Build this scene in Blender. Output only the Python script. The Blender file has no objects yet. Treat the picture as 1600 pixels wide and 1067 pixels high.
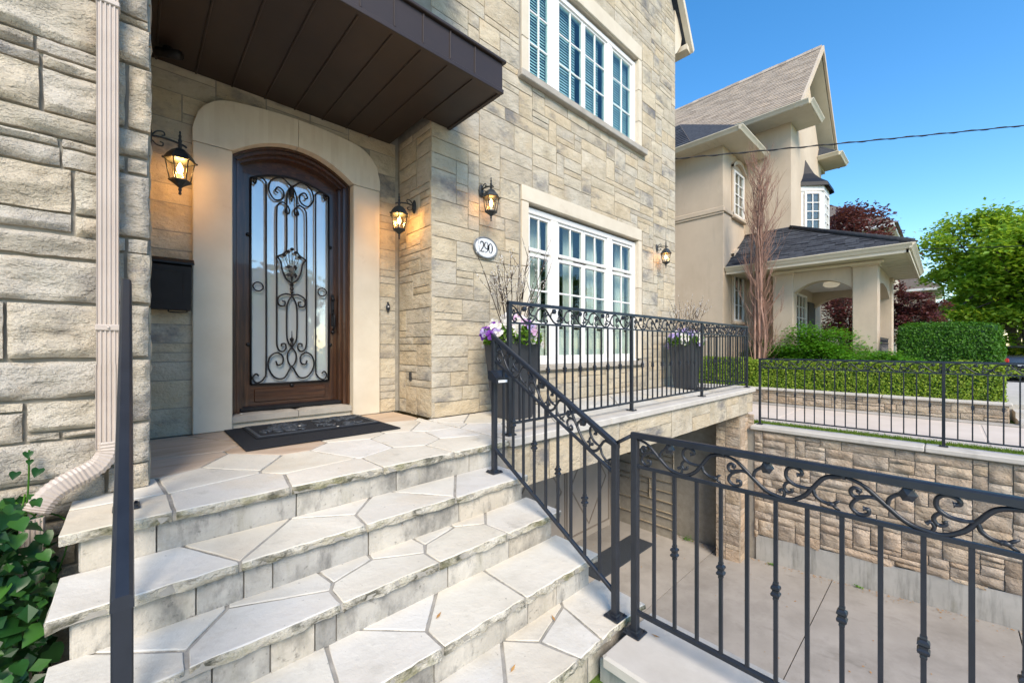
import bpy, math, random
from mathutils import Vector, Matrix, noise
R = math.radians
random.seed(7)
sc = bpy.context.scene
COL = sc.collection

# ------------------------------------------------------------------ camera, sky, sun, exposure
cam = bpy.data.cameras.new('camera'); camo = bpy.data.objects.new('camera', cam); COL.objects.link(camo)
camo.location = (0, 0, .72); camo.rotation_euler = (R(90), 0, R(-43))
cam.sensor_width = 36; cam.lens = 14.24; cam.shift_y = .0059; cam.clip_start = .05; cam.clip_end = 2000
sc.camera = camo
SUN = Vector((-.37, -.65, .66)).normalized()          # direction towards the sun
w = bpy.data.worlds.new('World'); sc.world = w; w.use_nodes = True
nt = w.node_tree; nt.nodes.clear()
sky = nt.nodes.new('ShaderNodeTexSky'); sky.sky_type = 'NISHITA'; sky.sun_disc = False
sky.sun_elevation = math.asin(SUN.z); sky.sun_rotation = math.atan2(SUN.x, SUN.y)
sky.air_density = 1.0; sky.dust_density = .3; sky.ozone_density = 3.0
bg = nt.nodes.new('ShaderNodeBackground'); bg.inputs[1].default_value = .15
wo = nt.nodes.new('ShaderNodeOutputWorld')
hs = nt.nodes.new('ShaderNodeHueSaturation'); hs.inputs['Saturation'].default_value = 1.34; nt.links.new(sky.outputs[0], hs.inputs['Color']); nt.links.new(hs.outputs[0], bg.inputs[0]); nt.links.new(bg.outputs[0], wo.inputs[0])
sl = bpy.data.lights.new('sun', 'SUN'); sl.energy = 2.0; sl.angle = R(28); sl.color = (1, .96, .90)
so = bpy.data.objects.new('sun', sl); COL.objects.link(so)
so.rotation_euler = SUN.to_track_quat('Z', 'Y').to_euler()
vs = sc.view_settings
vs.view_transform = 'Standard'; vs.look = 'None'; vs.gamma = 1; vs.use_curve_mapping = False; vs.exposure = 1.2
vs.use_white_balance = True; vs.white_balance_temperature = 7600; vs.white_balance_tint = 12
try:
    sc.cycles.use_denoising = True; sc.cycles.max_bounces = 8; sc.cycles.transparent_max_bounces = 12
    sc.cycles.sample_clamp_indirect = 6
except Exception: pass

# ------------------------------------------------------------------ materials
MATS = {}
def base_mat(name):
    m = bpy.data.materials.new(name); m.use_nodes = True
    t = m.node_tree; t.nodes.clear()
    out = t.nodes.new('ShaderNodeOutputMaterial'); b = t.nodes.new('ShaderNodeBsdfPrincipled')
    t.links.new(b.outputs[0], out.inputs[0]); MATS[name] = m
    return m, t, b, out
def rgba(c): return (c[0], c[1], c[2], 1)
def mixc(t, fac, a, b, mode='MIX'):
    n = t.nodes.new('ShaderNodeMix'); n.data_type = 'RGBA'; n.blend_type = mode
    for sock, v in ((n.inputs[0], fac), (n.inputs[6], a), (n.inputs[7], b)):
        if hasattr(v, 'is_linked'): t.links.new(v, sock)
        elif isinstance(v, (int, float)): sock.default_value = v
        else: sock.default_value = rgba(v)
    return n.outputs[2]
def maprange(t, v, a, b, c=0, d=1):
    n = t.nodes.new('ShaderNodeMapRange'); t.links.new(v, n.inputs[0])
    n.inputs[1].default_value = a; n.inputs[2].default_value = b; n.inputs[3].default_value = c; n.inputs[4].default_value = d
    return n.outputs[0]
def mathn(t, op, a, b=0.0):
    n = t.nodes.new('ShaderNodeMath'); n.operation = op
    for s, v in zip(n.inputs, (a, b)):
        if hasattr(v, 'is_linked'): t.links.new(v, s)
        else: s.default_value = v
    return n.outputs[0]
def coords(t, stretch=(1, 1, 1), rnd=True, space='pos'):
    if space == 'pos': v = t.nodes.new('ShaderNodeNewGeometry').outputs['Position']
    else: v = t.nodes.new('ShaderNodeTexCoord').outputs['Object']
    r = None
    g = t.nodes.new('ShaderNodeNewGeometry'); o = t.nodes.new('ShaderNodeObjectInfo')
    r = mathn(t, 'FRACT', mathn(t, 'ADD', g.outputs['Random Per Island'], o.outputs['Random']))
    mp = t.nodes.new('ShaderNodeVectorMath'); mp.operation = 'MULTIPLY'; t.links.new(v, mp.inputs[0]); mp.inputs[1].default_value = stretch
    vec = mp.outputs[0]
    if rnd:
        ad = t.nodes.new('ShaderNodeVectorMath'); ad.operation = 'ADD'; t.links.new(vec, ad.inputs[0])
        t.links.new(mathn(t, 'MULTIPLY', r, 37.0), ad.inputs[1]); vec = ad.outputs[0]
    return vec, r
def noisen(t, vec, scale, detail=4, rough=.55, dist=0):
    n = t.nodes.new('ShaderNodeTexNoise'); t.links.new(vec, n.inputs['Vector'])
    n.inputs['Scale'].default_value = scale; n.inputs['Detail'].default_value = detail
    n.inputs['Roughness'].default_value = rough; n.inputs['Distortion'].default_value = dist
    return n.outputs[0]
def ramp(t, fac, stops):
    n = t.nodes.new('ShaderNodeValToRGB'); e = n.color_ramp.elements
    while len(e) > 1: e.remove(e[0])
    e[0].position = stops[0][0]; e[0].color = rgba(stops[0][1])
    for p, c in stops[1:]:
        x = e.new(p); x.color = rgba(c)
    t.links.new(fac, n.inputs[0]); return n.outputs[0]
def bumps(t, b, lst, vec):
    prev = None
    for sc_, st, dist, stretch in lst:
        v = vec
        if stretch:
            mp = t.nodes.new('ShaderNodeVectorMath'); mp.operation = 'MULTIPLY'; t.links.new(vec, mp.inputs[0]); mp.inputs[1].default_value = stretch; v = mp.outputs[0]
        n = noisen(t, v, sc_, 6, .6)
        bn = t.nodes.new('ShaderNodeBump'); bn.inputs['Strength'].default_value = st; bn.inputs['Distance'].default_value = dist
        t.links.new(n, bn.inputs['Height'])
        if prev: t.links.new(prev, bn.inputs['Normal'])
        prev = bn.outputs[0]
    if prev: t.links.new(prev, b.inputs['Normal'])
def pm(name, tones, pal=None, scale=5, rough=.8, bump=(), stretch=(1, 1, 1), stains=(), metal=0, spec=.3, rnd=True, space='pos', coat=0, vary=0):
    """tones: noise colours [(pos,col)]; pal: per-piece colours multiplied in; stains: [(col, scale, lo, hi, amount, stretch)]"""
    m, t, b, out = base_mat(name)
    vec, r = coords(t, stretch, rnd, space)
    c = ramp(t, noisen(t, vec, scale, 5, .6), tones)
    if pal: c = mixc(t, 1.0, c, ramp(t, r, pal), 'MULTIPLY')
    for col, s, lo, hi, am, st in stains:
        v = vec
        if st:
            mp = t.nodes.new('ShaderNodeVectorMath'); mp.operation = 'MULTIPLY'; t.links.new(vec, mp.inputs[0]); mp.inputs[1].default_value = st; v = mp.outputs[0]
        c = mixc(t, maprange(t, noisen(t, v, s, 6, .65), lo, hi, 0, am), c, col)
    t.links.new(c, b.inputs['Base Color'])
    b.inputs['Roughness'].default_value = rough; b.inputs['Metallic'].default_value = metal
    b.inputs['Specular IOR Level'].default_value = spec; b.inputs['Coat Weight'].default_value = coat
    bumps(t, b, bump, vec)
    return m
def leafmat(name, c1, c2, c3, trans=.35, rough=.5):
    m, t, b, out = base_mat(name)
    g = t.nodes.new('ShaderNodeNewGeometry'); o = t.nodes.new('ShaderNodeObjectInfo')
    r = mathn(t, 'FRACT', mathn(t, 'ADD', g.outputs['Random Per Island'], o.outputs['Random']))
    c = ramp(t, r, [(0, c1), (.55, c2), (1, c3)])
    t.links.new(c, b.inputs['Base Color']); b.inputs['Roughness'].default_value = rough; b.inputs['Specular IOR Level'].default_value = .3
    tr = t.nodes.new('ShaderNodeBsdfTranslucent'); t.links.new(mixc(t, .5, c, (c3[0]*1.3, c3[1]*1.3, c3[2]*.6)), tr.inputs[0])
    mx = t.nodes.new('ShaderNodeMixShader'); mx.inputs[0].default_value = trans
    t.links.new(b.outputs[0], mx.inputs[1]); t.links.new(tr.outputs[0], mx.inputs[2]); t.links.new(mx.outputs[0], out.inputs[0])
    return m
def glassmat(name, tint, refl=.12, rough=.02, haze=0, hazecol=(.5, .55, .56)):
    m, t, b, out = base_mat(name); t.nodes.remove(b)
    lwt = t.nodes.new('ShaderNodeLayerWeight'); lwt.inputs[0].default_value = .5
    f = maprange(t, mathn(t, 'POWER', lwt.outputs['Facing'], 5.0), 0, 1, refl, 1)
    tr = t.nodes.new('ShaderNodeBsdfTransparent'); tr.inputs[0].default_value = rgba(tint)
    gl = t.nodes.new('ShaderNodeBsdfGlossy'); gl.inputs['Roughness'].default_value = rough; gl.inputs[0].default_value = (1, 1, 1, 1)
    v, _ = coords(t, (1, 1, 1), False)
    bn = t.nodes.new('ShaderNodeBump'); bn.inputs['Strength'].default_value = .03 if not haze else .12; bn.inputs['Distance'].default_value = .01
    t.links.new(noisen(t, v, 3 if not haze else 9, 1), bn.inputs['Height']); t.links.new(bn.outputs[0], gl.inputs['Normal'])
    base = tr.outputs[0]
    if haze:
        df = t.nodes.new('ShaderNodeBsdfDiffuse'); df.inputs[0].default_value = rgba(hazecol)
        m1 = t.nodes.new('ShaderNodeMixShader'); m1.inputs[0].default_value = haze
        t.links.new(base, m1.inputs[1]); t.links.new(df.outputs[0], m1.inputs[2]); base = m1.outputs[0]
    mx = t.nodes.new('ShaderNodeMixShader'); t.links.new(f, mx.inputs[0]); t.links.new(base, mx.inputs[1]); t.links.new(gl.outputs[0], mx.inputs[2])
    t.links.new(mx.outputs[0], out.inputs[0]); return m
def emit(name, col, st):
    m, t, b, out = base_mat(name)
    b.inputs['Base Color'].default_value = rgba(col); b.inputs['Emission Color'].default_value = rgba(col); b.inputs['Emission Strength'].default_value = st
    return m

pal_lime = [(0, (.82, .80, .78)), (.2, (1, .97, .90)), (.4, (.93, .93, .93)), (.6, (1.06, 1.0, .90)), (.8, (.98, .90, .78)), (1, (.88, .88, .88))]
pm('stone', [(.25, (.40, .345, .26)), (.5, (.53, .47, .37)), (.75, (.60, .55, .455))], pal_lime, 3.5, .9,
   [(11, .8, .03, (1, 1, 1.5)), (48, .8, .010, (1, 1, 1.2)), (140, .5, .003, None)],
   stains=[((.145, .145, .15), 1.25, .55, .68, .85, (1, 1, 1.7)), ((.48, .35, .21), 2.0, .56, .72, .55, None), ((.20, .19, .175), 6, .56, .72, .45, (1, 1, 2)), ((.08, .08, .075), 30, .64, .74, .45, None)])
pm('rock_stone', [(.25, (.46, .41, .335)), (.5, (.59, .54, .46)), (.75, (.67, .625, .55))], pal_lime, 4, .92,
   [(8, 1.0, .045, (1, 1, 2.0)), (26, 1.0, .026, (1, 1, 1.5)), (85, .9, .009, (1, 1, 1.2))],
   stains=[((.17, .17, .18), 1.5, .57, .70, .75, (1, 1, 2.2)), ((.55, .41, .26), 2.6, .56, .72, .5, None), ((.30, .275, .24), 14, .58, .74, .4, (1, 1, 1.6))])
pm('sandstone', [(.25, (.34, .265, .19)), (.5, (.52, .425, .325)), (.75, (.66, .575, .465))],
   [(0, (.72, .71, .72)), (.25, (1.05, 1.0, .92)), (.5, (.97, .97, .98)), (.75, (1.08, .97, .87)), (1, (.78, .78, .79))], 3, .9,
   [(7, 1.0, .05, (1, 1, 2.0)), (34, .9, .015, None)], stains=[((.14, .135, .13), 1.8, .56, .72, .7, None), ((.50, .48, .44), 3.2, .6, .74, .5, None)])
pm('trim_stone', [(.3, (.58, .50, .385)), (.7, (.67, .60, .48))], None, 2.2, .85, [(70, .18, .003, None), (9, .12, .01, None)], rnd=True,
   stains=[((.33, .23, .14), 1.7, .62, .8, .5, None), ((.3, .28, .25), 5, .62, .8, .3, (1, 1, .3))])
pm('sill_stone', [(.3, (.33, .30, .255)), (.7, (.45, .41, .35))], None, 6, .9, [(50, .3, .004, None)], stains=[((.14, .13, .12), 3, .55, .75, .5, None)])
pm('mortar', [(.3, (.26, .235, .19)), (.7, (.35, .32, .265))], None, 12, .95, [(80, .5, .004, None)])
pm('grout', [(.3, (.27, .255, .225)), (.7, (.40, .38, .34))], None, 14, .95, [(90, .6, .004, None)], stains=[((.12, .12, .10), 4, .55, .7, .6, None)])
pm('flagstone', [(.25, (.57, .535, .465)), (.5, (.67, .64, .575)), (.8, (.73, .705, .65))],
   [(0, (.86, .87, .89)), (.2, (1, .97, .89)), (.4, (.94, .94, .93)), (.6, (1, 1, 1)), (.8, (1.0, .94, .84)), (1, (.90, .90, .89))], 2.5, .8,
   [(7, .5, .015, None), (45, .4, .005, None)], spec=.2, stains=[((.46, .42, .34), 2.0, .55, .75, .55, None), ((.30, .28, .23), 7, .60, .76, .45, None), ((.10, .095, .08), 34, .66, .74, .7, None), ((.62, .50, .34), 1.3, .57, .76, .45, None)])
pm('flagstone_brown', [(.25, (.38, .27, .19)), (.5, (.54, .43, .33)), (.8, (.62, .55, .47))],
   [(0, (.95, .93, .92)), (.5, (1.02, .98, .92)), (1, (1, 1, 1))], 2.2, .75,
   [(7, .4, .012, None), (45, .3, .004, None)], stretch=(.6, 2.2, 1), spec=.3, stains=[((.34, .18, .085), 2.2, .52, .70, .65, None), ((.3, .27, .24), 3, .58, .74, .5, None)])
pm('flagstone_edge', [(.3, (.46, .42, .33)), (.7, (.66, .62, .53))], None, 7, .95, [(18, 1.0, .03, (1, 1, 2)), (60, .9, .010, None)],
   stains=[((.075, .075, .055), 8, .48, .62, .9, (1, 1, 1.6)), ((.26, .25, .12), 4, .50, .66, .7, None)])
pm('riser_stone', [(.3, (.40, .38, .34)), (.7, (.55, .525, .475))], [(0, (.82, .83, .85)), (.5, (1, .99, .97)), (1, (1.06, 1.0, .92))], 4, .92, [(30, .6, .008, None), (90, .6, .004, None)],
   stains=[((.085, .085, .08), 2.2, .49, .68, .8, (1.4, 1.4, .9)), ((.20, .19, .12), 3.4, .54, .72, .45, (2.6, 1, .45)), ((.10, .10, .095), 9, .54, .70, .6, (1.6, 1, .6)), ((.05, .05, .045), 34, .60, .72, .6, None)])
pm('coping', [(.3, (.47, .435, .38)), (.7, (.58, .545, .485))], None, 4, .85, [(50, .25, .004, None)], stains=[((.2, .19, .17), 3, .58, .8, .45, None)])
pm('concrete', [(.3, (.33, .305, .27)), (.7, (.43, .40, .36))], [(0, (.93, .93, .94)), (1, (1.05, 1.03, 1))], 1.2, .9, [(60, .3, .004, None), (12, .15, .006, None)],
   stains=[((.20, .18, .155), .9, .5, .72, .6, None), ((.26, .24, .21), 3.5, .5, .7, .5, None), ((.13, .12, .10), 2.2, .60, .72, .5, (1, .35, 1)), ((.1, .1, .09), 40, .64, .74, .5, None)])
pm('footing', [(.3, (.38, .37, .335)), (.7, (.50, .485, .44))], None, 3, .9, [(40, .3, .005, None)],
   stains=[((.12, .125, .11), 3, .5, .72, .7, (2.5, 2.5, .35)), ((.2, .2, .12), 2, .56, .76, .5, (2, 2, .5))])
pm('paving', [(.3, (.60, .51, .425)), (.7, (.68, .585, .50))], None, 2, .9, [(70, .25, .004, None)], rnd=True)
pm('ground_soil', [(.3, (.05, .042, .03)), (.7, (.10, .085, .06))], None, 6, .95, [(30, .6, .02, None)])
pm('lawn', [(.3, (.06, .12, .02)), (.7, (.13, .22, .035))], None, 9, .9, [(120, .8, .02, None)])
pm('asphalt', [(.3, (.045, .045, .047)), (.7, (.065, .065, .066))], None, 20, .9, [(150, .5, .005, None)])
pm('iron', [(.3, (.011, .0145, .021)), (.7, (.017, .022, .031))], None, 14, .36, [(90, .12, .002, None)], spec=.5, stains=[((.06, .05, .045), 18, .66, .8, .4, None)])
pm('lantern_metal', [(.3, (.014, .017, .018)), (.7, (.032, .037, .038))], None, 30, .5, [(90, .2, .002, None)], spec=.5, stains=[((.10, .13, .12), 16, .6, .8, .5, None)])
pm('black_metal', [(.3, (.008, .008, .009)), (.7, (.013, .013, .015))], None, 10, .5, [(40, .08, .002, None)], spec=.3)
pm('canopy_metal', [(.3, (.026, .016, .012)), (.7, (.036, .022, .016))], None, 2, .5, [(3, .15, .01, None)], spec=.5)
pm('wood', [(.25, (.018, .006, .003)), (.5, (.052, .019, .0075)), (.8, (.11, .045, .017))], None, 5, .32, [(9, .15, .002, (10, 10, 1))], stretch=(9, 9, .7), spec=.5, coat=.35, rnd=True)
pm('wood_across', [(.25, (.018, .006, .003)), (.5, (.052, .019, .0075)), (.8, (.11, .045, .017))], None, 5, .32, [(9, .15, .002, (1, 10, 10))], stretch=(.7, 9, 9), spec=.5, coat=.35)
pm('downspout_paint', [(.3, (.47, .395, .335)), (.7, (.54, .46, .395))], None, 4, .45, [], spec=.45, stains=[((.3, .22, .16), 20, .66, .8, .4, None)])
pm('white_paint', [(.3, (.74, .72, .68)), (.7, (.80, .785, .75))], None, 4, .5, [(60, .06, .002, None)], spec=.4)
pm('cream_paint', [(.3, (.60, .53, .40)), (.7, (.67, .60, .47))], None, 3, .6, [], spec=.3)
pm('stucco', [(.3, (.53, .425, .315)), (.7, (.60, .49, .37))], None, 1.2, .9, [(120, .35, .003, None)], rnd=False, stains=[((.38, .30, .215), .9, .52, .75, .5, (1, 1, .3)), ((.40, .33, .25), 5, .55, .75, .35, (1.5, 1.5, .25)), ((.66, .56, .44), 1.6, .55, .75, .4, None)])
pm('garage_paint', [(.3, (.42, .375, .31)), (.7, (.47, .42, .355))], None, 3, .6)
pm('garage_trim', [(.3, (.26, .22, .18)), (.7, (.3, .26, .21))], None, 3, .6)
pm('shingle_tan', [(.3, (.34, .27, .205)), (.7, (.48, .395, .31))], [(0, (.8, .78, .76)), (.5, (1, 1, 1)), (1, (1.15, 1.12, 1.08))], 14, .95, [(90, .5, .006, None)])
pm('shingle_dark', [(.3, (.030, .034, .042)), (.7, (.058, .064, .076))], [(0, (.7, .7, .72)), (.5, (1, 1, 1)), (1, (1.35, 1.35, 1.3))], 12, .9, [(90, .5, .006, None)])
pm('rubber', [(.3, (.032, .040, .050)), (.7, (.055, .065, .078))], None, 60, .42, [(200, .6, .003, None)])
pm('carpet', [(.3, (.010, .012, .016)), (.7, (.020, .023, .029))], None, 90, .95, [(260, .9, .004, None)])
pm('planter', [(.3, (.040, .043, .048)), (.7, (.055, .058, .064))], None, 5, .5, [(30, .08, .002, None)], spec=.4)
pm('soil', [(.3, (.02, .015, .01)), (.7, (.05, .04, .03))], None, 30, .95, [(60, .8, .02, None)])
pm('bark', [(.3, (.09, .065, .05)), (.7, (.18, .14, .11))], None, 9, .9, [(22, .7, .02, (3, 3, .6))])
pm('twig', [(.3, (.055, .036, .025)), (.7, (.11, .08, .058))], None, 20, .8)
pm('pink_twig', [(.3, (.28, .155, .115)), (.7, (.42, .27, .21))], [(0, (.75, .7, .68)), (.5, (1, 1, 1)), (1, (1.2, 1.15, 1.1))], 6, .85)
pm('bud', [(.3, (.6, .57, .52)), (.7, (.75, .72, .68))], None, 20, .9)
pm('interior', [(.3, (.07, .066, .06)), (.7, (.10, .095, .085))], None, 1, .9)
pm('curtain', [(.3, (.62, .64, .60)), (.7, (.72, .74, .70))], None, 3, .9)
pm('blind', [(.3, (.74, .80, .79)), (.7, (.80, .85, .84))], None, 3, .6)
pm('sign_white', [(.3, (.70, .71, .72)), (.7, (.76, .77, .78))], None, 3, .5)
pm('sign_rim', [(.3, (.15, .17, .18)), (.7, (.24, .26, .27))], None, 20, .5)
pm('car_paint', [(.3, (.06, .065, .072)), (.7, (.08, .085, .092))], None, 3, .25, metal=.6, spec=.5, coat=.6)
pm('tyre', [(.3, (.015, .015, .015)), (.7, (.025, .025, .025))], None, 20, .9)
pm('far_roof', [(.3, (.22, .17, .15)), (.7, (.30, .24, .21))], None, 8, .9)
pm('brass', [(.3, (.35, .27, .15)), (.7, (.45, .36, .2))], None, 8, .35, metal=.9)
pm('dry_leaf', [(.3, (.35, .16, .05)), (.7, (.5, .28, .1))], None, 30, .8)
m, t, b, o_ = base_mat('tail_light'); b.inputs['Base Color'].default_value = (.5, .012, .012, 1); b.inputs['Roughness'].default_value = .15
glassmat('window_glass', (.88, .93, .91), .06)
glassmat('blue_glass', (.74, .88, .88), .05)
glassmat('door_glass', (.75, .8, .82), .27, .035, haze=.62, hazecol=(.70, .74, .74))
glassmat('lamp_glass', (.95, .93, .88), .04, .05)
glassmat('car_glass', (.08, .09, .1), .2)
emit('bulb', (1, .50, .14), 26)
emit('porch_bulb', (.9, .85, .72), .12)
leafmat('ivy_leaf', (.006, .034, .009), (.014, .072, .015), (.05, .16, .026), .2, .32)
leafmat('tree_leaf', (.07, .17, .015), (.20, .38, .03), (.44, .57, .09), .45)
leafmat('tree_leaf_dark', (.04, .11, .015), (.09, .20, .03), (.16, .30, .045), .4)
leafmat('purple_leaf', (.04, .014, .02), (.10, .032, .04), (.28, .09, .08), .35)
leafmat('hedge_leaf', (.022, .09, .010), (.055, .18, .016), (.11, .28, .026), .3)
leafmat('box_leaf', (.075, .16, .014), (.20, .34, .028), (.40, .48, .07), .3)
leafmat('shrub_leaf', (.03, .13, .010), (.08, .27, .018), (.18, .42, .04), .45)
leafmat('grass_blade', (.09, .17, .015), (.16, .28, .025), (.26, .36, .05), .3)
leafmat('pansy_leaf', (.05, .15, .015), (.11, .26, .025), (.22, .36, .05), .3)
for n_, c_ in (('petal_purple', (.16, .03, .30)), ('petal_white', (.74, .70, .66)), ('petal_pink', (.60, .38, .56)), ('petal_lilac', (.42, .34, .62))):
    leafmat(n_, tuple(x*.75 for x in c_), c_, tuple(min(1, x*1.15) for x in c_), .2)

# ------------------------------------------------------------------ mesh helpers
class MB:
    def __init__(s): s.v = []; s.f = []; s.mi = []; s.sm = []
    def add(s, vs, fs, mi=0, sm=False):
        o = len(s.v); s.v += [tuple(p) for p in vs]
        for f in fs: s.f.append(tuple(i + o for i in f)); s.mi.append(mi); s.sm.append(sm)
        return s
    def box(s, x0, x1, y0, y1, z0, z1, mi=0):
        if x0 > x1: x0, x1 = x1, x0
        if y0 > y1: y0, y1 = y1, y0
        if z0 > z1: z0, z1 = z1, z0
        return s.add([(x0,y0,z0),(x1,y0,z0),(x1,y1,z0),(x0,y1,z0),(x0,y0,z1),(x1,y0,z1),(x1,y1,z1),(x0,y1,z1)],
              [(0,3,2,1),(4,5,6,7),(0,1,5,4),(1,2,6,5),(2,3,7,6),(3,0,4,7)], mi)
    def bbox(s, x0, x1, y0, y1, z0, z1, b=.004, mi=0):
        """box with chamfered long edges"""
        if x0 > x1: x0, x1 = x1, x0
        if y0 > y1: y0, y1 = y1, y0
        if z0 > z1: z0, z1 = z1, z0
        b = min(b, (x1-x0)/2.2, (y1-y0)/2.2, (z1-z0)/2.2)
        ring = []
        for z, i in ((z0, b), (z0+b, 0), (z1-b, 0), (z1, b)):
            a0, a1, c0, c1 = x0+i, x1-i, y0+i, y1-i
            ring.append([(a0+b, c0, z), (a1-b, c0, z), (a1, c0+b, z), (a1, c1-b, z), (a1-b, c1, z), (a0+b, c1, z), (a0, c1-b, z), (a0, c0+b, z)])
        vs = sum(ring, []); fs = []
        for k in range(3):
            for j in range(8): fs.append((k*8+j, k*8+(j+1) % 8, (k+1)*8+(j+1) % 8, (k+1)*8+j))
        fs.append(tuple(range(7, -1, -1))); fs.append(tuple(range(24, 32)))
        return s.add(vs, fs, mi)
    def tube(s, pts, r, n=6, cap=True, mi=0, sm=True):
        pts = [Vector(p) for p in pts]; m = len(pts)
        rs = r if isinstance(r, (list, tuple)) else [r]*m
        tan = [(pts[min(i+1, m-1)] - pts[max(i-1, 0)]).normalized() for i in range(m)]
        ref = Vector((0, 0, 1)) if abs(tan[0].z) < .9 else Vector((1, 0, 0))
        a = tan[0].cross(ref).normalized(); vs = []
        for i in range(m):
            a = (a - tan[i]*a.dot(tan[i]))
            if a.length < 1e-6: a = tan[i].orthogonal()
            a.normalize(); b = tan[i].cross(a)
            for j in range(n):
                th = 2*math.pi*j/n + (math.pi/4 if n == 4 else 0)
                vs.append(pts[i] + (a*math.cos(th) + b*math.sin(th))*rs[i])
        fs = [(i*n+j, i*n+(j+1) % n, (i+1)*n+(j+1) % n, (i+1)*n+j) for i in range(m-1) for j in range(n)]
        if cap: fs += [tuple(range(n-1, -1, -1)), tuple(range((m-1)*n, m*n))]
        return s.add(vs, fs, mi, sm)
    def lathe(s, prof, n=12, c=(0, 0, 0), ph=0, mi=0, sm=False, sx=1, sy=1):
        vs = []
        for r, z in prof:
            for j in range(n):
                th = 2*math.pi*j/n + ph
                vs.append((c[0]+r*math.cos(th)*sx, c[1]+r*math.sin(th)*sy, c[2]+z))
        m = len(prof)
        fs = [(i*n+j, i*n+(j+1) % n, (i+1)*n+(j+1) % n, (i+1)*n+j) for i in range(m-1) for j in range(n)]
        fs += [tuple(range(n-1, -1, -1)), tuple(range((m-1)*n, m*n))]
        return s.add(vs, fs, mi, sm)
    def prism(s, poly, axis, a, b, mi=0):
        """poly: 2-D points; extruded along axis ('x','y','z') from a to b"""
        def P(p, k): return (k, p[0], p[1]) if axis == 'x' else ((p[0], k, p[1]) if axis == 'y' else (p[0], p[1], k))
        n = len(poly); vs = [P(p, a) for p in poly] + [P(p, b) for p in poly]
        fs = [(i, (i+1) % n, n+(i+1) % n, n+i) for i in range(n)] + [tuple(range(n-1, -1, -1)), tuple(range(n, 2*n))]
        return s.add(vs, fs, mi)
    def sphere(s, c, r, n=8, m=5, sc_=(1, 1, 1), mi=0):
        prof = [(r*math.sin(math.pi*(i+.0)/m) if 0 < i < m else r*.02, -r*math.cos(math.pi*i/m)) for i in range(m+1)]
        vs0 = len(s.v); s.lathe(prof, n, (0, 0, 0), mi=mi, sm=True)
        for i in range(vs0, len(s.v)):
            p = s.v[i]; s.v[i] = (c[0]+p[0]*sc_[0], c[1]+p[1]*sc_[1], c[2]+p[2]*sc_[2])
        return s
    def xform(s, mtx):
        s.v = [tuple(mtx @ Vector(p)) for p in s.v]; return s
    def mesh(s, name, mats, off=(0, 0, 0)):
        me = bpy.data.meshes.new(name)
        me.from_pydata([(p[0]-off[0], p[1]-off[1], p[2]-off[2]) for p in s.v], [], s.f)
        for mm in (mats if isinstance(mats, (list, tuple)) else [mats]): me.materials.append(MATS[mm])
        me.polygons.foreach_set('material_index', s.mi); me.polygons.foreach_set('use_smooth', s.sm)
        me.update(); return me
def wloc(o):
    v = Vector((0, 0, 0))
    while o: v += o.location; o = o.parent
    return v
def obj(name, me, parent=None):
    o = bpy.data.objects.new(name, me); COL.objects.link(o); o.parent = parent; return o
def part(parent, name, mb, mats, label=None, stuff=False):
    """mb is in world coordinates (or the thing's own when the thing stands at the origin)"""
    o = obj(name, mb.mesh(name, mats, wloc(parent)), parent)
    if label: o['label'] = label
    if stuff: o['kind'] = 'stuff'
    return o
def thing(name, label, cat, loc=(0, 0, 0), group=None):
    o = obj(name, None); o.location = loc; o['label'] = label; o['category'] = cat; o.empty_display_size = .1
    if group: o['group'] = group
    return o
def solo(name, mb, mats, label, cat, loc=(0, 0, 0), group=None):
    o = obj(name, mb.mesh(name, mats, loc)); o.location = loc; o['label'] = label; o['category'] = cat
    if group: o['group'] = group
    return o
def struct(name, mb, mats):
    o = obj(name, mb.mesh(name, mats)); o['kind'] = 'structure'; return o
def copytree(o, parent=None):
    c = o.copy(); COL.objects.link(c); c.parent = parent
    for ch in list(o.children): copytree(ch, c)
    return c
CF, CS = math.cos(R(47)), math.sin(R(47))
def proj_area(c4):
    """rough size of a quad in the photograph, used only to choose which stones stay single objects"""
    q = []
    for x, y, z in c4:
        dd = x*CF + y*CS
        if dd < .15: return 0
        q.append(((x*CS - y*CF)/dd*633+800, 543-(z-.72)/dd*633))
    cx = sum(p[0] for p in q)/4; cy = sum(p[1] for p in q)/4
    if not (-40 < cx < 1640 and -40 < cy < 1107): return 0
    return abs((q[2][0]-q[0][0])*(q[3][1]-q[1][1]) - (q[3][0]-q[1][0])*(q[2][1]-q[0][1]))/2
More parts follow.
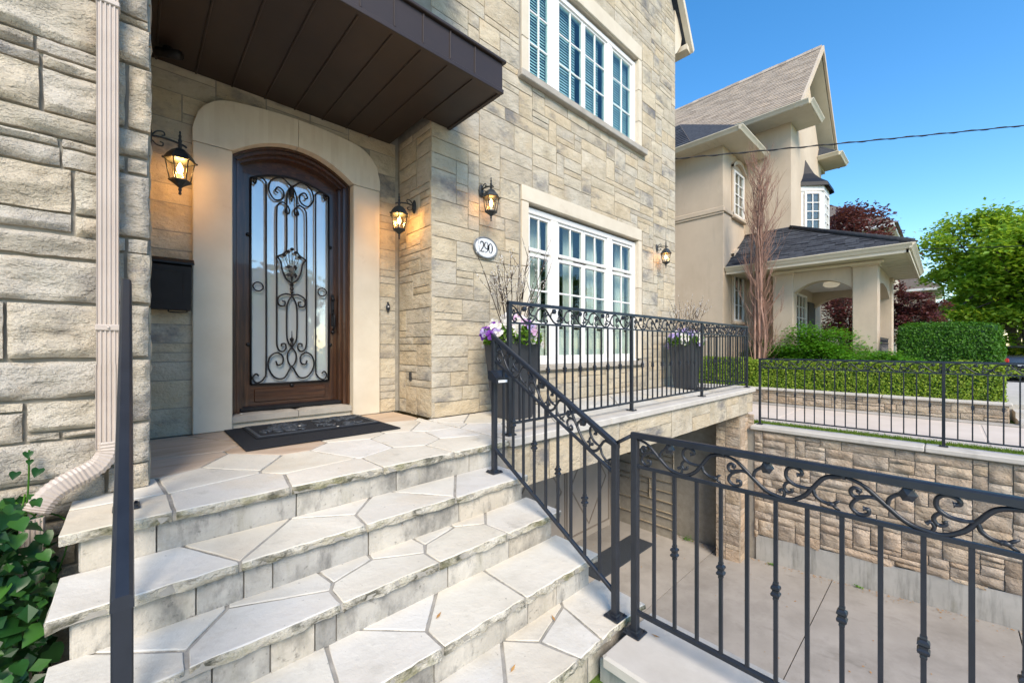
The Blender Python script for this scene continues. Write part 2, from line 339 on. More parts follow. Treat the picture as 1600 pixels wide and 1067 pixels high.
def rock(o, u, v, n, wd, ht, dep, rough, seed, res=.09, wob=.004, maxn=14):
    """one dressed stone: a rough front face standing proud of the joint, with sides running back"""
    nx = max(2, min(maxn, round(wd/res))); ny = max(2, min(maxn, round(ht/res)))
    vs = []; mb = MB(); hr = random.Random(int(seed*1000)); ta, tb = hr.uniform(-1, 1)*rough*.5, hr.uniform(-1, 1)*rough*.6
    for j in range(ny+1):
        for i in range(nx+1):
            a, b = i/nx, j/ny
            e = min(a*wd, (1-a)*wd, b*ht, (1-b)*ht)
            k = min(1, e/(.035)); edge = (i in (0, nx)) or (j in (0, ny))
            q = Vector((a*wd*6+seed*7.3, b*ht*9, seed*3.1))
            h = dep + (rough*(.45+1.0*noise.noise(q)+.8*abs(noise.noise(q*1.7))+.5*noise.noise(q*2.9))+ta*(a-.5)*2+tb*(b-.5)*2 if not edge else -dep*.35 + rough*.15)
            h = max(h, .002)
            du = wob*noise.noise(Vector((a*wd*14, b*ht*14, seed))) ; dv = wob*noise.noise(Vector((a*wd*14, b*ht*14, seed+50)))
            p = o + u*(a*wd+du) + v*(b*ht+dv) + n*h
            vs.append(p)
    W = nx+1
    fs = [(j*W+i, j*W+i+1, (j+1)*W+i+1, (j+1)*W+i) for j in range(ny) for i in range(nx)]
    mb.add(vs, fs, 0, True)
    per = [(i, 0) for i in range(nx)] + [(nx, j) for j in range(ny)] + [(nx-i, ny) for i in range(nx)] + [(0, ny-j) for j in range(ny)]
    front = [vs[j*W+i] for i, j in per]; back = [p - n*(n.dot(p-o)+.03) for p in front]; m = len(per)
    mb.add(front + back, [((k+1) % m, k, m+k, m+(k+1) % m) for k in range(m)], 0, False)
    return mb
def ashlar(x0, x1, z0, z1, cell, rng, blocked=None, hmax=4, wmax=13, wmin=3):
    """random coursed ashlar on a grid -> rectangles"""
    nx = round((x1-x0)/cell); nz = round((z1-z0)/cell)
    occ = [[False]*nx for _ in range(nz)]
    if blocked:
        for j in range(nz):
            for i in range(nx):
                if blocked(x0+(i+.5)*cell, z0+(j+.5)*cell): occ[j][i] = True
    out = []
    for j in range(nz):
        i = 0
        while i < nx:
            if occ[j][i]: i += 1; continue
            run = 0
            while i+run < nx and not occ[j][i+run]: run += 1
            h = rng.choice([1, 1, 2, 2, 2, 3, 3, 4][:4+hmax]); h = min(h, hmax, nz-j)
            wd = rng.randint(wmin, wmax) if h < 3 else rng.randint(wmin, max(wmin+1, wmax-3))
            if h == 1: wd = max(wd, wmin+2)
            wd = min(wd, run)
            if 0 < run-wd < 2: wd = run
            if wd > wmax+1: wd = wd//2
            while h > 1 and any(occ[j+k][i+q] for k in range(h) for q in range(wd)): h -= 1
            for k in range(h):
                for q in range(wd): occ[j+k][i+q] = True
            out.append((x0+i*cell, x0+(i+wd)*cell, z0+j*cell, z0+(j+h)*cell)); i += wd
    return out
STONES = {}
def lay(key, wall, rects, origin, u, v, n, dep, rough, mat, joint=.011, res=.12, maxn=14, wob=.004):
    """collect stones for one thing; they are made into objects later, largest in view first"""
    for a0, a1, b0, b1 in rects:
        wd, ht = a1-a0-joint, b1-b0-joint
        if wd < .02 or ht < .02: continue
        o = origin + u*(a0+joint/2) + v*(b0+joint/2)
        sd = random.random()*90
        ar = proj_area([o, o+u*wd, o+u*wd+v*ht, o+v*ht])
        STONES.setdefault(key, []).append((ar, wall, mat, rock(o, u, v, n, wd, ht, dep*random.uniform(.7, 1.25), rough, sd, res, wob, maxn)))
def finish_stones(key, root, limit=296, name='stone'):
    L = sorted(STONES.get(key, []), key=lambda a: -a[0]); rest = {}
    for k, (ar, wall, mat, mb) in enumerate(L):
        if k < limit and ar > 0: part(wall, name, mb, mat)
        else:
            r = rest.setdefault('all', [MB(), []])
            if mat not in r[1]: r[1].append(mat)
            r[0].add(mb.v, [], 0); off = len(r[0].v)-len(mb.v)
            for f, s_ in zip(mb.f, mb.sm): r[0].f.append(tuple(i+off for i in f)); r[0].mi.append(r[1].index(mat)); r[0].sm.append(s_)
    for mb, mats in rest.values(): part(root, 'remaining_stones', mb, mats, stuff=True)
def wall_holes(mb, y, x0, x1, z0, z1, holes, flip=False):
    xs = sorted({x0, x1, *[h[0] for h in holes], *[h[1] for h in holes]}); zs = sorted({z0, z1, *[h[2] for h in holes], *[h[3] for h in holes]})
    for a, b in zip(xs, xs[1:]):
        for c, d in zip(zs, zs[1:]):
            if any(h[0] <= (a+b)/2 <= h[1] and h[2] <= (c+d)/2 <= h[3] for h in holes): continue
            mb.add([(a, y, c), (b, y, c), (b, y, d), (a, y, d)], [(0, 1, 2, 3)])
def catmull(P, k=6):
    P = [Vector(p) for p in P]; Q = [P[0]*2-P[1]] + P + [P[-1]*2-P[-2]]; out = []
    for i in range(1, len(Q)-2):
        a, b, c, d = Q[i-1:i+3]
        for j in range(k):
            t = j/k
            out.append(.5*((2*b) + (c-a)*t + (2*a-5*b+4*c-d)*t*t + (-a+3*b-3*c+d)*t**3))
    out.append(P[-1]); return out
def leaf(mb, c, size, nrm, spin, mi=0, bend=.25, asp=.6):
    n = Vector(nrm).normalized(); a = n.orthogonal().normalized(); a = Matrix.Rotation(spin, 3, n) @ a; b = n.cross(a); c = Vector(c)
    mb.add([c - a*size*.5, c + b*size*asp*.5 + n*size*bend*.3, c + a*size*.5, c - b*size*asp*.5 + n*size*bend*.3], [(0, 1, 2), (0, 2, 3)], mi)
def rv(r=1): return Vector((random.gauss(0, r), random.gauss(0, r), random.gauss(0, r)))
X_, Y_, Z_ = Vector((1, 0, 0)), Vector((0, 1, 0)), Vector((0, 0, 1))

# ------------------------------------------------------------------ the setting: ground, drives, street
gz_l, gz_r = -.90, -.66
g = MB()
def q4(mb, a, b, c, d): mb.add([a, b, c, d], [(0, 1, 2, 3)])
BIG = 400
q4(g, (-BIG, -13, gz_l), (2.0, -13, gz_l), (2.0, 30, gz_l), (-BIG, 30, gz_l))
q4(g, (8.06, -13, gz_r), (BIG, -13, gz_r), (BIG, 30, gz_r), (8.06, 30, gz_r))
q4(g, (-BIG, -BIG, -.95), (BIG, -BIG, -.95), (BIG, -13, -.95), (-BIG, -13, -.95))
q4(g, (-BIG, 30, -.9), (BIG, 30, -.7), (BIG, BIG, -.7), (-BIG, BIG, -.9))
g.add([(8.06, -13, gz_r), (BIG, -13, gz_r), (BIG, -13, -.95), (8.06, -13, -.95)], [(0, 1, 2, 3)])
struct('ground', g, 'lawn')
s_ = MB(); s_.box(-200, 200, -22, -15, -1.1, -.942); struct('street', s_, 'asphalt')
k = MB(); k.bbox(-200, 2.0, -15.0, -14.85, -1.1, -.83, .02); k.bbox(8.0, 200, -15.0, -14.85, -1.1, -.83, .02); k.bbox(-200, 200, -22.15, -22, -1.1, -.83, .02); struct('kerb', k, 'concrete')
sw = MB(); sw.box(-200, 2.0, -12.9, -11.4, -1.1, -.886); sw.box(8.2, 200, -12.9, -11.4, -1.0, -.645); struct('sidewalk', sw, 'concrete')
fc = MB(); fc.box(-12, 1.6, -11.4, .84, -1.05, -.889); fco = struct('added_bounce_paving', fc, 'grout')  # added pale paving out of view, bounces sunlight onto the house front
for i in range(6):
    for j in range(5):
        mb = MB(); mb.bbox(-11.9+i*2.25, -11.9+i*2.25+2.235, -11.3+j*2.42, -11.3+j*2.42+2.405, -.95, -.884, .004); part(fco, 'slab', mb, 'coping')
# sunken drive: concrete slabs, separated by real joints, falling towards the garage
def zdrive(y): return -2.99 if y > 2.9 else (-2.99 + (2.9-y)*.078 if y > -3 else -2.53 + (-3-y)*.135)
dr = MB(); ys = [5.2, 2.9, 1.2, -.6, -3, -6, -9, -12, -15]
for a, b in zip(ys, ys[1:]): q4(dr, (2.0, b, zdrive(b)-.02), (7.9, b, zdrive(b)-.02), (7.9, a, zdrive(a)-.02), (2.0, a, zdrive(a)-.02))
drive = struct('driveway', dr, 'ground_soil')
for a, b in zip(ys, ys[1:]):
    for x0, x1 in ((2.02, 5.02), (5.032, 7.88)):
        j = .006; mb = MB()
        n = 3
        top = [(x0, b+j, zdrive(b+j)), (x1, b+j, zdrive(b+j)), (x1, a-j, zdrive(a-j)), (x0, a-j, zdrive(a-j))]
        bot = [(x, y, z-.05) for x, y, z in top]
        mb.add(top+bot, [(0, 1, 2, 3), (4, 5, 1, 0), (5, 6, 2, 1), (6, 7, 3, 2), (7, 4, 0, 3)])
        part(drive, 'slab', mb, 'concrete')
# neighbour's drive between the two retaining walls
nd = MB(); nd.box(8.5, 10.95, -12, 12, -.8, -.642); ndo = struct('neighbour_driveway', nd, 'paving')
for y0 in [-9, -6, -3, -.4, 2.2, 4.8, 7.4]:
    mb = MB(); mb.bbox(8.52, 10.93, y0+.01, y0+2.58, -.7, -.636, .004); part(ndo, 'slab', mb, 'paving')
kb = MB(); kb.bbox(10.95, 11.14, -12, 12, -.8, -.60, .02); struct('drive_edging', kb, 'concrete')
gs = MB()
for _ in range(9000):
    x = random.uniform(8.16, 8.5); y = random.uniform(-3.5, 2.6)
    h = random.uniform(.03, .07); a = random.uniform(0, 6.3); dx, dy = math.cos(a)*.006, math.sin(a)*.006; l = rv(.02)
    gs.add([(x-dx, y-dy, -.66), (x+dx, y+dy, -.66), (x+l.x, y+l.y, -.66+h)], [(0, 1, 2)])
o = obj('grass_strip', gs.mesh('grass_strip', 'grass_blade')); o['kind'] = 'stuff'; o['label'] = 'sunlit strip of short grass behind the wall coping'; o['category'] = 'grass'

# ------------------------------------------------------------------ the stone house
HB = (2.2, 3.557, 0)
house = thing('stone_house', 'cream limestone house with arched wooden front door and dark metal canopy', 'house', HB)
FY, RY, LY = 3.557, 4.27, 2.83            # planes of main facade, recess wall, left block
XR = 7.62                                   # right corner
mw = MB()
low = (3.56, 6.28, .5, 2.54); up = (3.56, 6.28, 4.12, 5.6)
wall_holes(mw, FY+.012, 2.21, XR-.01, 0, 6.5, [low, up])
mw.add([(2.21, FY+.012, 6.5), (XR-.01, FY+.012, 6.5), (XR-.01, FY+.012, 7.1), (5.4, FY+.012, 10.6), (3.1, FY+.012, 7.0), (2.21, FY+.012, 6.6)], [(0, 1, 2, 3, 4, 5)])
mw.box(.06, 2.21, FY+.012, FY+.2, 3.3, 4.7)                       # storey over the porch
mw.add([(XR-.01, FY+.012, -3), (XR-.01, 14, -3), (XR-.01, 14, 7.1), (XR-.01, FY+.012, 7.1)], [(0, 1, 2, 3)])
mw.add([(2.212, FY+.012, 4), (2.212, 14, 4), (2.212, 14, 7.0), (2.212, FY+.012, 7.0)], [(0, 1, 2, 3)])
mw.add([(-9, 14, -3), (XR-.01, 14, -3), (XR-.01, 14, 4.6), (-9, 14, 4.6)], [(0, 1, 2, 3)])
mw.add([(2.2, 14, 4.6), (XR-.01, 14, 4.6), (XR-.01, 14, 7.1), (5.4, 14, 10.6), (2.2, 14, 6.6)], [(0, 1, 2, 3, 4)])
wall = part(house, 'wall', mw, 'mortar')
lw = MB(); lw.box(-9, .055, LY+.012, 14, -1.2, 4.6)
lwall = part(house, 'wall', lw, 'mortar')
rwm = MB(); wall_holes(rwm, RY+.012, .055, 2.21, 0, 3.3, [(.60, 1.71, 0, 2.66)])
rwm.box(2.212, 2.5, FY+.013, RY+.3, 0, 3.3)
rwall = part(house, 'wall', rwm, 'mortar')
# left block: rock-faced stones traced from the photograph
L = []
rows = [(2.40, 2.75, [-1.5, -.8, -.1]), (2.14, 2.40, [-1.5, -.62, -.1]), (2.07, 2.14, [-1.5, -.33, -.1]), (2.005, 2.07, [-1.5, -.9, -.31, -.1]), (1.806, 2.005, [-1.5, -.75, -.31, -.1]), (1.70, 1.806, [-1.5, -.7, -.1]),
        (1.655, 1.70, [-1.5, -.55, -.255, -.1]), (1.56, 1.655, [-1.5, -.95, -.25, -.1]), (1.35, 1.56, [-1.5, -.6, -.212, -.1]), (1.26, 1.35, [-1.5, -.212]), (1.24, 1.35, [-.21, -.1]), (1.14, 1.25, [-1.5, -.8, -.1]),
        (.93, 1.135, [-1.5, -.72, -.1]), (.665, .925, [-1.5, -.415, -.1]), (.48, .66, [-1.5, -.7, -.1]), (.43, .475, [-1.5, -.36]), (.29, .43, [-1.5, -.8, -.36]), (.33, .475, [-.36, -.1]), (.29, .33, [-.36, -.25, -.1]), (.10, .29, [-1.5, -.75, -.1]),
        (-.08, .10, [-1.5, -.55, -.1]), (-.3, -.08, [-1.5, -.9, -.2, -.1]), (-.55, -.3, [-1.5, -.6, -.1]), (-.9, -.55, [-1.5, -.8, -.1])]
for z0, z1, xs in rows:
    for a, b in zip(xs, xs[1:]): L.append((a, b, z0, z1))
for z0, z1, xs in [(2.40, 2.75, [-.1, .055]), (2.36, 2.40, [-.1, .06]), (2.16, 2.355, [-.1, .062]), (1.83, 2.155, [-.1, -.027, .07]), (1.69, 1.825, [-.1, .06]), (1.605, 1.685, [-.1, -.03, .055]), (1.28, 1.60, [-.1, .062]), (1.20, 1.275, [-.1, -.03, .055]),
                   (.945, 1.20, [-.1, -.032, .065]), (.67, .94, [-.1, .058]), (.34, .665, [-.1, -.03, .068]), (.13, .335, [-.1, .062]), (0, .13, [-.1, -.035, .06])]:
    for a, b in zip(xs, xs[1:]): L.append((a, b, z0, z1))
lay('house', lwall, L, Vector((0, LY+.012, 0)), X_, Z_, -Y_, .028, .026, 'rock_stone', joint=.013, res=.022, maxn=20, wob=.006)
rng = random.Random(3)
lay('house', lwall, ashlar(-1.5, .05, 2.76, 4.3, .07, rng), Vector((0, LY+.012, 0)), X_, Z_, -Y_, .02, .015, 'rock_stone')
lret = ashlar(LY+.03, RY, 0, 3.0, .072, rng, hmax=3, wmax=8)
lay('house', lwall, lret, Vector((.055, 0, 0)), Y_, Z_, X_, .01, .006, 'stone')
# recess back wall
SUR = (.351, 1.97, 2.92)
rb = ashlar(.06, 2.2, 0, 3.02, .0755, rng, lambda x, z: .36 < x < 1.96 and z < (2.86 if .5 < x < 1.85 else 2.55), hmax=3, wmax=7)
lay('house', rwall, rb, Vector((0, RY+.012, 0)), X_, Z_, -Y_, .007, .003, 'stone', joint=.009)
# right return of the recess (faces the door)
rr = ashlar(FY-.0, RY, 0, 3.02, .0755, random.Random(11), hmax=4, wmax=7)
lay('house', rwall, rr, Vector((2.212, 0, 0)), Y_, Z_, -X_, .012, .008, 'stone', joint=.01, res=.07)
# main facade
def blk(x, z):
    return (3.46 < x < 6.38 and .42 < z < 2.74) or (3.46 < x < 6.38 and 4.0 < z < 5.84) or (z > 6.6 and x > XR-.0-(z-6.9)*.62)
fa = ashlar(2.2, 2.2+.0774*70, 0, .0774*98, .0774, random.Random(5), blk, hmax=4, wmax=11)
lay('house', wall, fa, Vector((0, FY+.012, 0)), X_, Z_, -Y_, .012, .007, 'stone', joint=.0095, res=.085)
lay('house', wall, ashlar(FY+.02, 8, -3, 6.9, .1, random.Random(8)), Vector((XR-.01, 0, 0)), Y_, Z_, X_, .008, .004, 'stone', res=.3)
# corbel and roof edge at the right corner
cb = MB(); cb.prism([(XR-.02, 6.35), (XR+.06, 6.42), (XR+.22, 6.62), (XR+.3, 6.9), (XR-.02, 7.2)], 'y', FY+.0, FY+.5)
part(house, 'corbel', cb, 'trim_stone')
rf = MB()
sl_ = 1.62
for s, nm in ((1, 'a'),):
    rf.prism([(8.03, 6.60), (8.07, 6.72), (5.55, 10.85), (5.45, 10.72)], 'y', FY-.12, 14.2)
    rf.prism([(2.4, 5.9), (2.36, 6.02), (5.55, 10.85), (5.45, 10.72)], 'y', FY-.0, 14.2)
    rf.prism([(LY-.2, 4.6), (8.6, 7.6), (14.3, 4.6)], 'x', -9.3, 2.205)
roof = part(house, 'roof', rf, 'shingle_dark')
vg = MB(); vg.prism([(8.05, 6.52), (8.10, 6.60), (5.62, 10.8), (5.52, 10.72)], 'y', FY-.16, FY-.06); vg.prism([(7.9, 6.56), (8.06, 6.52), (8.08, 6.60), (7.9, 6.66)], 'y', FY-.1, 14)
part(house, 'roof_verge', vg, 'trim_stone')
finish_stones('house', house, 298)

# door surround: two jambs and two arch halves with fine joints
AXC = 1.152
def arch(x, half, zs, zp): return zs + (zp-zs)*(1-((x-AXC)/half)**2)
def sur_half(x0, x1):
    n = 22; pin = []; pout = []
    for i in range(n+1):
        x = x0 + (x1-x0)*i/n
        zi = arch(x, .53, 2.43, 2.64) if abs(x-AXC) < .528 else 2.43
        d = min(x-SUR[0], SUR[1]-x); zo = 2.90 - .10*((x-AXC)/.8)**2
        if d < .26: zo -= .26 - math.sqrt(max(0, .26**2-(.26-d)**2))
        pin.append((x, max(zi, 2.43))); pout.append((x, max(zo, 2.46)))
    return pin + pout[::-1]
for x0, x1 in ((SUR[0], AXC-.002), (AXC+.002, SUR[1])):
    mb = MB(); p = sur_half(x0, x1); n = len(p)//2
    for i in range(n-1): mb.add([(q[0], y, q[1]) for y in (RY-.035, RY+.25) for q in (p[i], p[i+1], p[2*n-2-i], p[2*n-1-i])], [(0, 1, 2, 3), (7, 6, 5, 4), (1, 0, 4, 5), (3, 2, 6, 7)] + ([(0, 3, 7, 4)] if i == 0 else []) + ([(2, 1, 5, 6)] if i == n-2 else []))
    part(house, 'door_surround_block', mb, 'trim_stone')
for x0, x1 in ((SUR[0], .625), (1.68, SUR[1])):
    mb = MB(); mb.bbox(x0, x1, RY-.034, RY+.25, 0.001, 2.426, .006); part(house, 'door_surround_block', mb, 'trim_stone')

# front door
door = thing('front_door', '', '', (AXC, RY+.2, 0)); door.parent = house; door.location = Vector((AXC, RY+.2, 0)) - Vector(HB)
del door['label']; del door['category']
st = MB(); st.bbox(.627, 1.678, RY+.03, RY+.3, 0.001, .085, .004); part(door, 'step_riser', st, 'trim_stone')
st = MB()
for a, b in ((.628, 1.16), (1.166, 1.677)):
    st = rock(Vector((a, RY+.0, .087)), X_, Y_, Z_, b-a, .28, .034, .006, a*9, .05); part(door, 'doorstep', st, 'sill_stone')
th = MB(); th.bbox(.70, 1.61, RY+.10, RY+.26, .13, .165, .008); part(door, 'threshold', th, 'black_metal')
def arch_strip(mb, xa, xb, off, thick, y0, y1, zs=2.43, zp=2.64, half=.527):
    n = 20
    for i in range(n):
        a = xa+(xb-xa)*i/n; b = xa+(xb-xa)*(i+1)/n
        za, zb = arch(a, half, zs, zp)-off, arch(b, half, zs, zp)-off
        mb.add([(a, y0, za-thick), (b, y0, zb-thick), (b, y0, zb), (a, y0, za), (a, y1, za-thick), (b, y1, zb-thick), (b, y1, zb), (a, y1, za)], [(0, 1, 2, 3), (1, 0, 4, 5), (3, 2, 6, 7)])
fr = MB()
for k, (inset, y0) in enumerate(((0, RY+.06), (.022, RY+.085), (.045, RY+.07), (.066, RY+.12))):
    wd = (.022, .023, .021, .03)[k]
    for sx, xe in ((1, .627), (-1, 1.678)):
        a = xe + sx*inset; fr.box(a, a+sx*wd, y0, RY+.27, .125, 2.425-inset*.6)
    arch_strip(fr, .627+inset, 1.678-inset, .002+inset*.9, wd, y0, RY+.27)
part(door, 'frame', fr, 'wood')
dy = RY+.205
GX0, GX1 = .80, 1.505
stl = MB()
stl.box(.722, GX0, dy, dy+.05, .165, 2.36); part(door, 'stile', stl, 'wood')
stl = MB(); stl.box(GX1, 1.582, dy, dy+.05, .165, 2.36); part(door, 'stile', stl, 'wood')
rl = MB(); rl.box(GX0, GX1, dy+.001, dy+.049, .165, .372); rl.bbox(GX0+.03, GX1-.03, dy-.006, dy+.02, .20, .33, .006); part(door, 'bottom_rail', rl, 'wood_across')
rl = MB(); arch_strip(rl, .722, 1.582, .085, .14, dy+.001, dy+.05); part(door, 'top_rail', rl, 'wood_across')
gl = MB()
gl.box(GX0-.01, GX1+.01, dy+.022, dy+.030, .36, 2.44); part(door, 'glass', gl, 'door_glass')
bk = MB(); bk.box(.66, 1.65, dy+.45, dy+.47, .1, 2.6); bk.box(.64, .66, dy+.06, dy+.47, .1, 2.6); bk.box(1.65, 1.67, dy+.06, dy+.47, .1, 2.6); bk.box(.64, 1.67, dy+.06, dy+.47, 2.6, 2.62); bk.box(.64, 1.67, dy+.06, dy+.47, .08, .1)
part(door, 'hall_lining', bk, 'interior')
# iron grille
gy = dy-.012
gt = lambda x: arch(x, .527, 2.43, 2.64)-.232
def G(pts, r=.0082, k=6): 
    mb = MB(); mb.tube(catmull([(x, gy, z) for x, z in pts], k), r, 5); return mb
fr = MB()
fr.tube([(GX0, gy, .372), (GX0, gy, gt(GX0))], .011, 4); fr.tube([(GX1, gy, .372), (GX1, gy, gt(GX1))], .011, 4)
fr.tube([(GX0, gy, .372), (GX1, gy, .372)], .011, 4)
fr.tube([(GX0+(GX1-GX0)*i/12, gy, gt(GX0+(GX1-GX0)*i/12)) for i in range(13)], .011, 4)
part(door, 'grille_frame', fr, 'black_metal')
def spiral(cx, cz, r0, r1, a0, turns, n=16):
    return [(cx+(r0+(r1-r0)*i/n)*math.cos(a0+turns*2*math.pi*i/n), cz+(r0+(r1-r0)*i/n)*math.sin(a0+turns*2*math.pi*i/n)) for i in range(n+1)]
for s in (-1, 1):
    X = lambda d: AXC + s*d
    M = lambda P: [(AXC+s*(x-AXC), z) for x, z in P]
    # outer long bar with scrolls at both ends
    part(door, 'grille_bar', G(M([(AXC+.33, 2.30), (AXC+.305, 2.33), (AXC+.315, 2.27), (AXC+.335, 2.29)][::-1] + [(AXC+.295, 2.34), (AXC+.235, 2.32), (AXC+.225, 2.2), (AXC+.225, 1.4), (AXC+.225, .56), (AXC+.24, .43), (AXC+.30, .385), (AXC+.335, .43), (AXC+.31, .47), (AXC+.285, .45)])), 'black_metal')
    # inner bar curling outwards top and bottom
    part(door, 'grille_bar', G(M([(AXC+.05, 2.10), (AXC+.06, 2.06), (AXC+.03, 2.05), (AXC+.025, 2.10), (AXC+.07, 2.15), (AXC+.12, 2.12), (AXC+.135, 2.02), (AXC+.135, 1.5), (AXC+.135, .9), (AXC+.13, .73), (AXC+.09, .68), (AXC+.055, .71), (AXC+.06, .755), (AXC+.09, .755), (AXC+.092, .73)])), 'black_metal')
    # big top scroll
    part(door, 'grille_scroll', G(M([(AXC+.01, 2.33), (AXC+.09, 2.39), (AXC+.18, 2.34), (AXC+.20, 2.24), (AXC+.15, 2.16), (AXC+.08, 2.19), (AXC+.075, 2.26), (AXC+.12, 2.29), (AXC+.145, 2.25), (AXC+.12, 2.23)])), 'black_metal')
    # pointed arch bars to the tulip
    part(door, 'grille_bar', G(M([(AXC, 2.335), (AXC+.035, 2.26), (AXC+.045, 2.15), (AXC+.045, 1.75), (AXC+.06, 1.66), (AXC+.13, 1.61)])), 'black_metal')
    part(door, 'grille_scroll', G(M([(AXC+.13, 1.61), (AXC+.10, 1.56), (AXC+.085, 1.48), (AXC+.05, 1.40), (AXC, 1.36)]), .009), 'black_metal')
    # upper C scroll, oval and lower scrolls
    part(door, 'grille_scroll', G(M([(AXC, 1.245), (AXC+.06, 1.25), (AXC+.12, 1.21), (AXC+.115, 1.14), (AXC+.07, 1.13), (AXC+.06, 1.17), (AXC+.085, 1.18)])), 'black_metal')
    part(door, 'grille_bar', G(M([(AXC, 1.235), (AXC+.03, 1.18), (AXC+.045, 1.10), (AXC+.045, .85), (AXC+.03, .77), (AXC, .725), (AXC-.035, .67), (AXC-.04, .61), (AXC-.02, .55), (AXC+.01, .52), (AXC+.07, .42), (AXC+.15, .43), (AXC+.205, .53), (AXC+.19, .63), (AXC+.13, .67), (AXC+.08, .63), (AXC+.085, .565), (AXC+.125, .55), (AXC+.14, .59)])), 'black_metal')
    rgm = MB(); rgm.tube([(X(.29)+.042*math.cos(i*math.pi/8), gy, 1.30+.042*math.sin(i*math.pi/8)) for i in range(17)], .0065, 5); part(door, 'grille_ring', rgm, 'black_metal')
for (x, z, tw) in [(GX0-.02, 1.78, 0), (GX1+.02, 1.78, 0), (GX0-.02, .75, 0), (GX1+.02, .75, 0), (AXC, .345, 0)]:
    mb = MB(); mb.sphere((x, gy, z), .018, 6, 4, (1, .6, 1)); part(door, 'grille_stud', mb, 'black_metal')
fl = MB()
for x, z in ((-.07, 1.63), (-.035, 1.67), (0, 1.70), (.035, 1.67), (.07, 1.63)):
    fl.tube(catmull([(AXC, gy, 1.37), (AXC+x*.4, gy-.004, 1.50), (AXC+x, gy-.006, z)], 4), .003, 4); fl.sphere((AXC+x, gy-.01, z), .02, 7, 4, (1, .7, .8))
for s in (-1, 1):
    for z in (1.44, 1.52): leaf(fl, (AXC+s*.03, gy-.008, z), .07, (s*.4, -1, .3), .7*s)
part(door, 'grille_flower', fl, 'black_metal')
fl = MB(); fl.lathe([(.004, -.05), (.016, -.03), (.009, -.01), (.02, .0), (.012, .03), (.02, .05), (.004, .07)], 8, (AXC, gy, 1.30)); fl.lathe([(.004, -.02), (.018, .0), (.009, .03), (.022, .06), (.004, .08), (.003, .14)], 8, (AXC, gy, .745)); fl.lathe([(.004, -.1), (.012, -.06), (.024, -.03), (.02, .03), (.008, .05)], 8, (AXC, gy, 2.27))
part(door, 'grille_finial', fl, 'black_metal')
hd = MB(); hd.bbox(1.53, 1.565, dy-.012, dy, .95, 1.28, .005); hd.sphere((1.548, dy-.02, 1.235), .02, 8, 5, (1, .8, 1)); hd.bbox(1.545, 1.552, dy-.05, dy-.005, 1.105, 1.125, .003); hd.tube(catmull([(1.548, dy-.01, 1.08), (1.548, dy-.06, 1.06), (1.548, dy-.065, .98), (1.548, dy-.05, .93), (1.548, dy-.01, .90)], 5), .010, 6); hd.sphere((1.548, dy-.01, .885), .02, 8, 5)
part(door, 'handle', hd, 'black_metal')

# windows
def window(z0, z1, rowsets, glass, label, room):
    W = thing('window', label, 'x', (4.92, FY+.06, z0)); del W['category']; W.parent = house; W.location = Vector((4.92, FY+.06, z0)) - Vector(HB)
    y0 = FY+.075; f = MB()
    f.bbox(3.60, 3.66, y0-.02, y0+.1, z0, z1, .004); f.bbox(6.16, 6.24, y0-.02, y0+.1, z0, z1, .004)
    f.bbox(3.66, 6.16, y0-.019, y0+.1, z1-.07, z1, .004); f.bbox(3.60, 6.24, y0-.05, y0+.1, z0-.035, z0, .004); f.bbox(3.66, 6.16, y0-.018, y0+.1, z0, z0+.04, .004)
    f.bbox(4.09, 4.235, y0-.017, y0+.1, z0+.04, z1-.07, .006); f.bbox(5.41, 5.55, y0-.017, y0+.1, z0+.04, z1-.07, .006)
    part(W, 'frame', f, 'white_paint')
    units = [(3.66, 4.09), (4.235, 4.822), (4.826, 5.41), (5.55, 6.16)]
    for ua, ub in units:
        for (a, b, nr) in rowsets:
            s = MB(); e = .042
            s.bbox(ua+.003, ua+e, y0, y0+.05, a, b, .004); s.bbox(ub-e, ub-.003, y0, y0+.05, a, b, .004)
            s.bbox(ua+e, ub-e, y0+.001, y0+.05, b-e, b, .004); s.bbox(ua+e, ub-e, y0+.001, y0+.05, a, a+e, .004)
            part(W, 'sash', s, 'white_paint')
            gx0, gx1, ga, gb = ua+e, ub-e, a+e, b-e; mid = (gx0+gx1)/2; rh = (gb-ga)/nr
            mt = MB(); mt.bbox(mid-.012, mid+.012, y0+.006, y0+.034, ga, gb, .004)
            for k in range(1, nr): mt.bbox(gx0, gx1, y0+.008, y0+.032, ga+rh*k-.012, ga+rh*k+.012, .004)
            part(W, 'glazing_bar', mt, 'white_paint')
            for k in range(nr):
                for c0, c1 in ((gx0, mid-.01), (mid+.01, gx1)):
                    p = MB(); p.box(c0, c1, y0+.018, y0+.022, ga+rh*k+.008, ga+rh*(k+1)-.008); part(W, 'pane', p, glass)
    return W, y0
W1, y0 = window(.53, 2.50, [(1.96, 2.43, 1), (.57, 1.93, 3)], 'window_glass', 'ground floor window of four white casements with transoms', 0)
for a, b in ((3.88, 4.12), (4.55, 4.82), (5.12, 5.42), (5.56, 5.76), (5.92, 6.2)):
    c = MB(); n = 14; P = [(a+(b-a)*i/n, y0+.19+.025*math.sin(i*2.1+a)) for i in range(n+1)]
    for i in range(n): c.add([(P[i][0], P[i][1], .4), (P[i+1][0], P[i+1][1], .4), (P[i+1][0], P[i+1][1], 2.6), (P[i][0], P[i][1], 2.6)], [(0, 1, 2, 3)], 0, True)
    part(W1, 'curtain', c, 'curtain')
cf = MB()
for a, b in ((3.62, 4.1), (4.2, 5.42), (5.5, 6.2)): cf.box(a, b, y0+.12, y0+.125, .4, .98)
part(W1, 'half_screen', cf, 'curtain')
W2, y0 = window(4.14, 5.56, [(4.18, 5.5, 3)], 'blue_glass', 'upper floor window of four white casements with slatted blinds', 1)
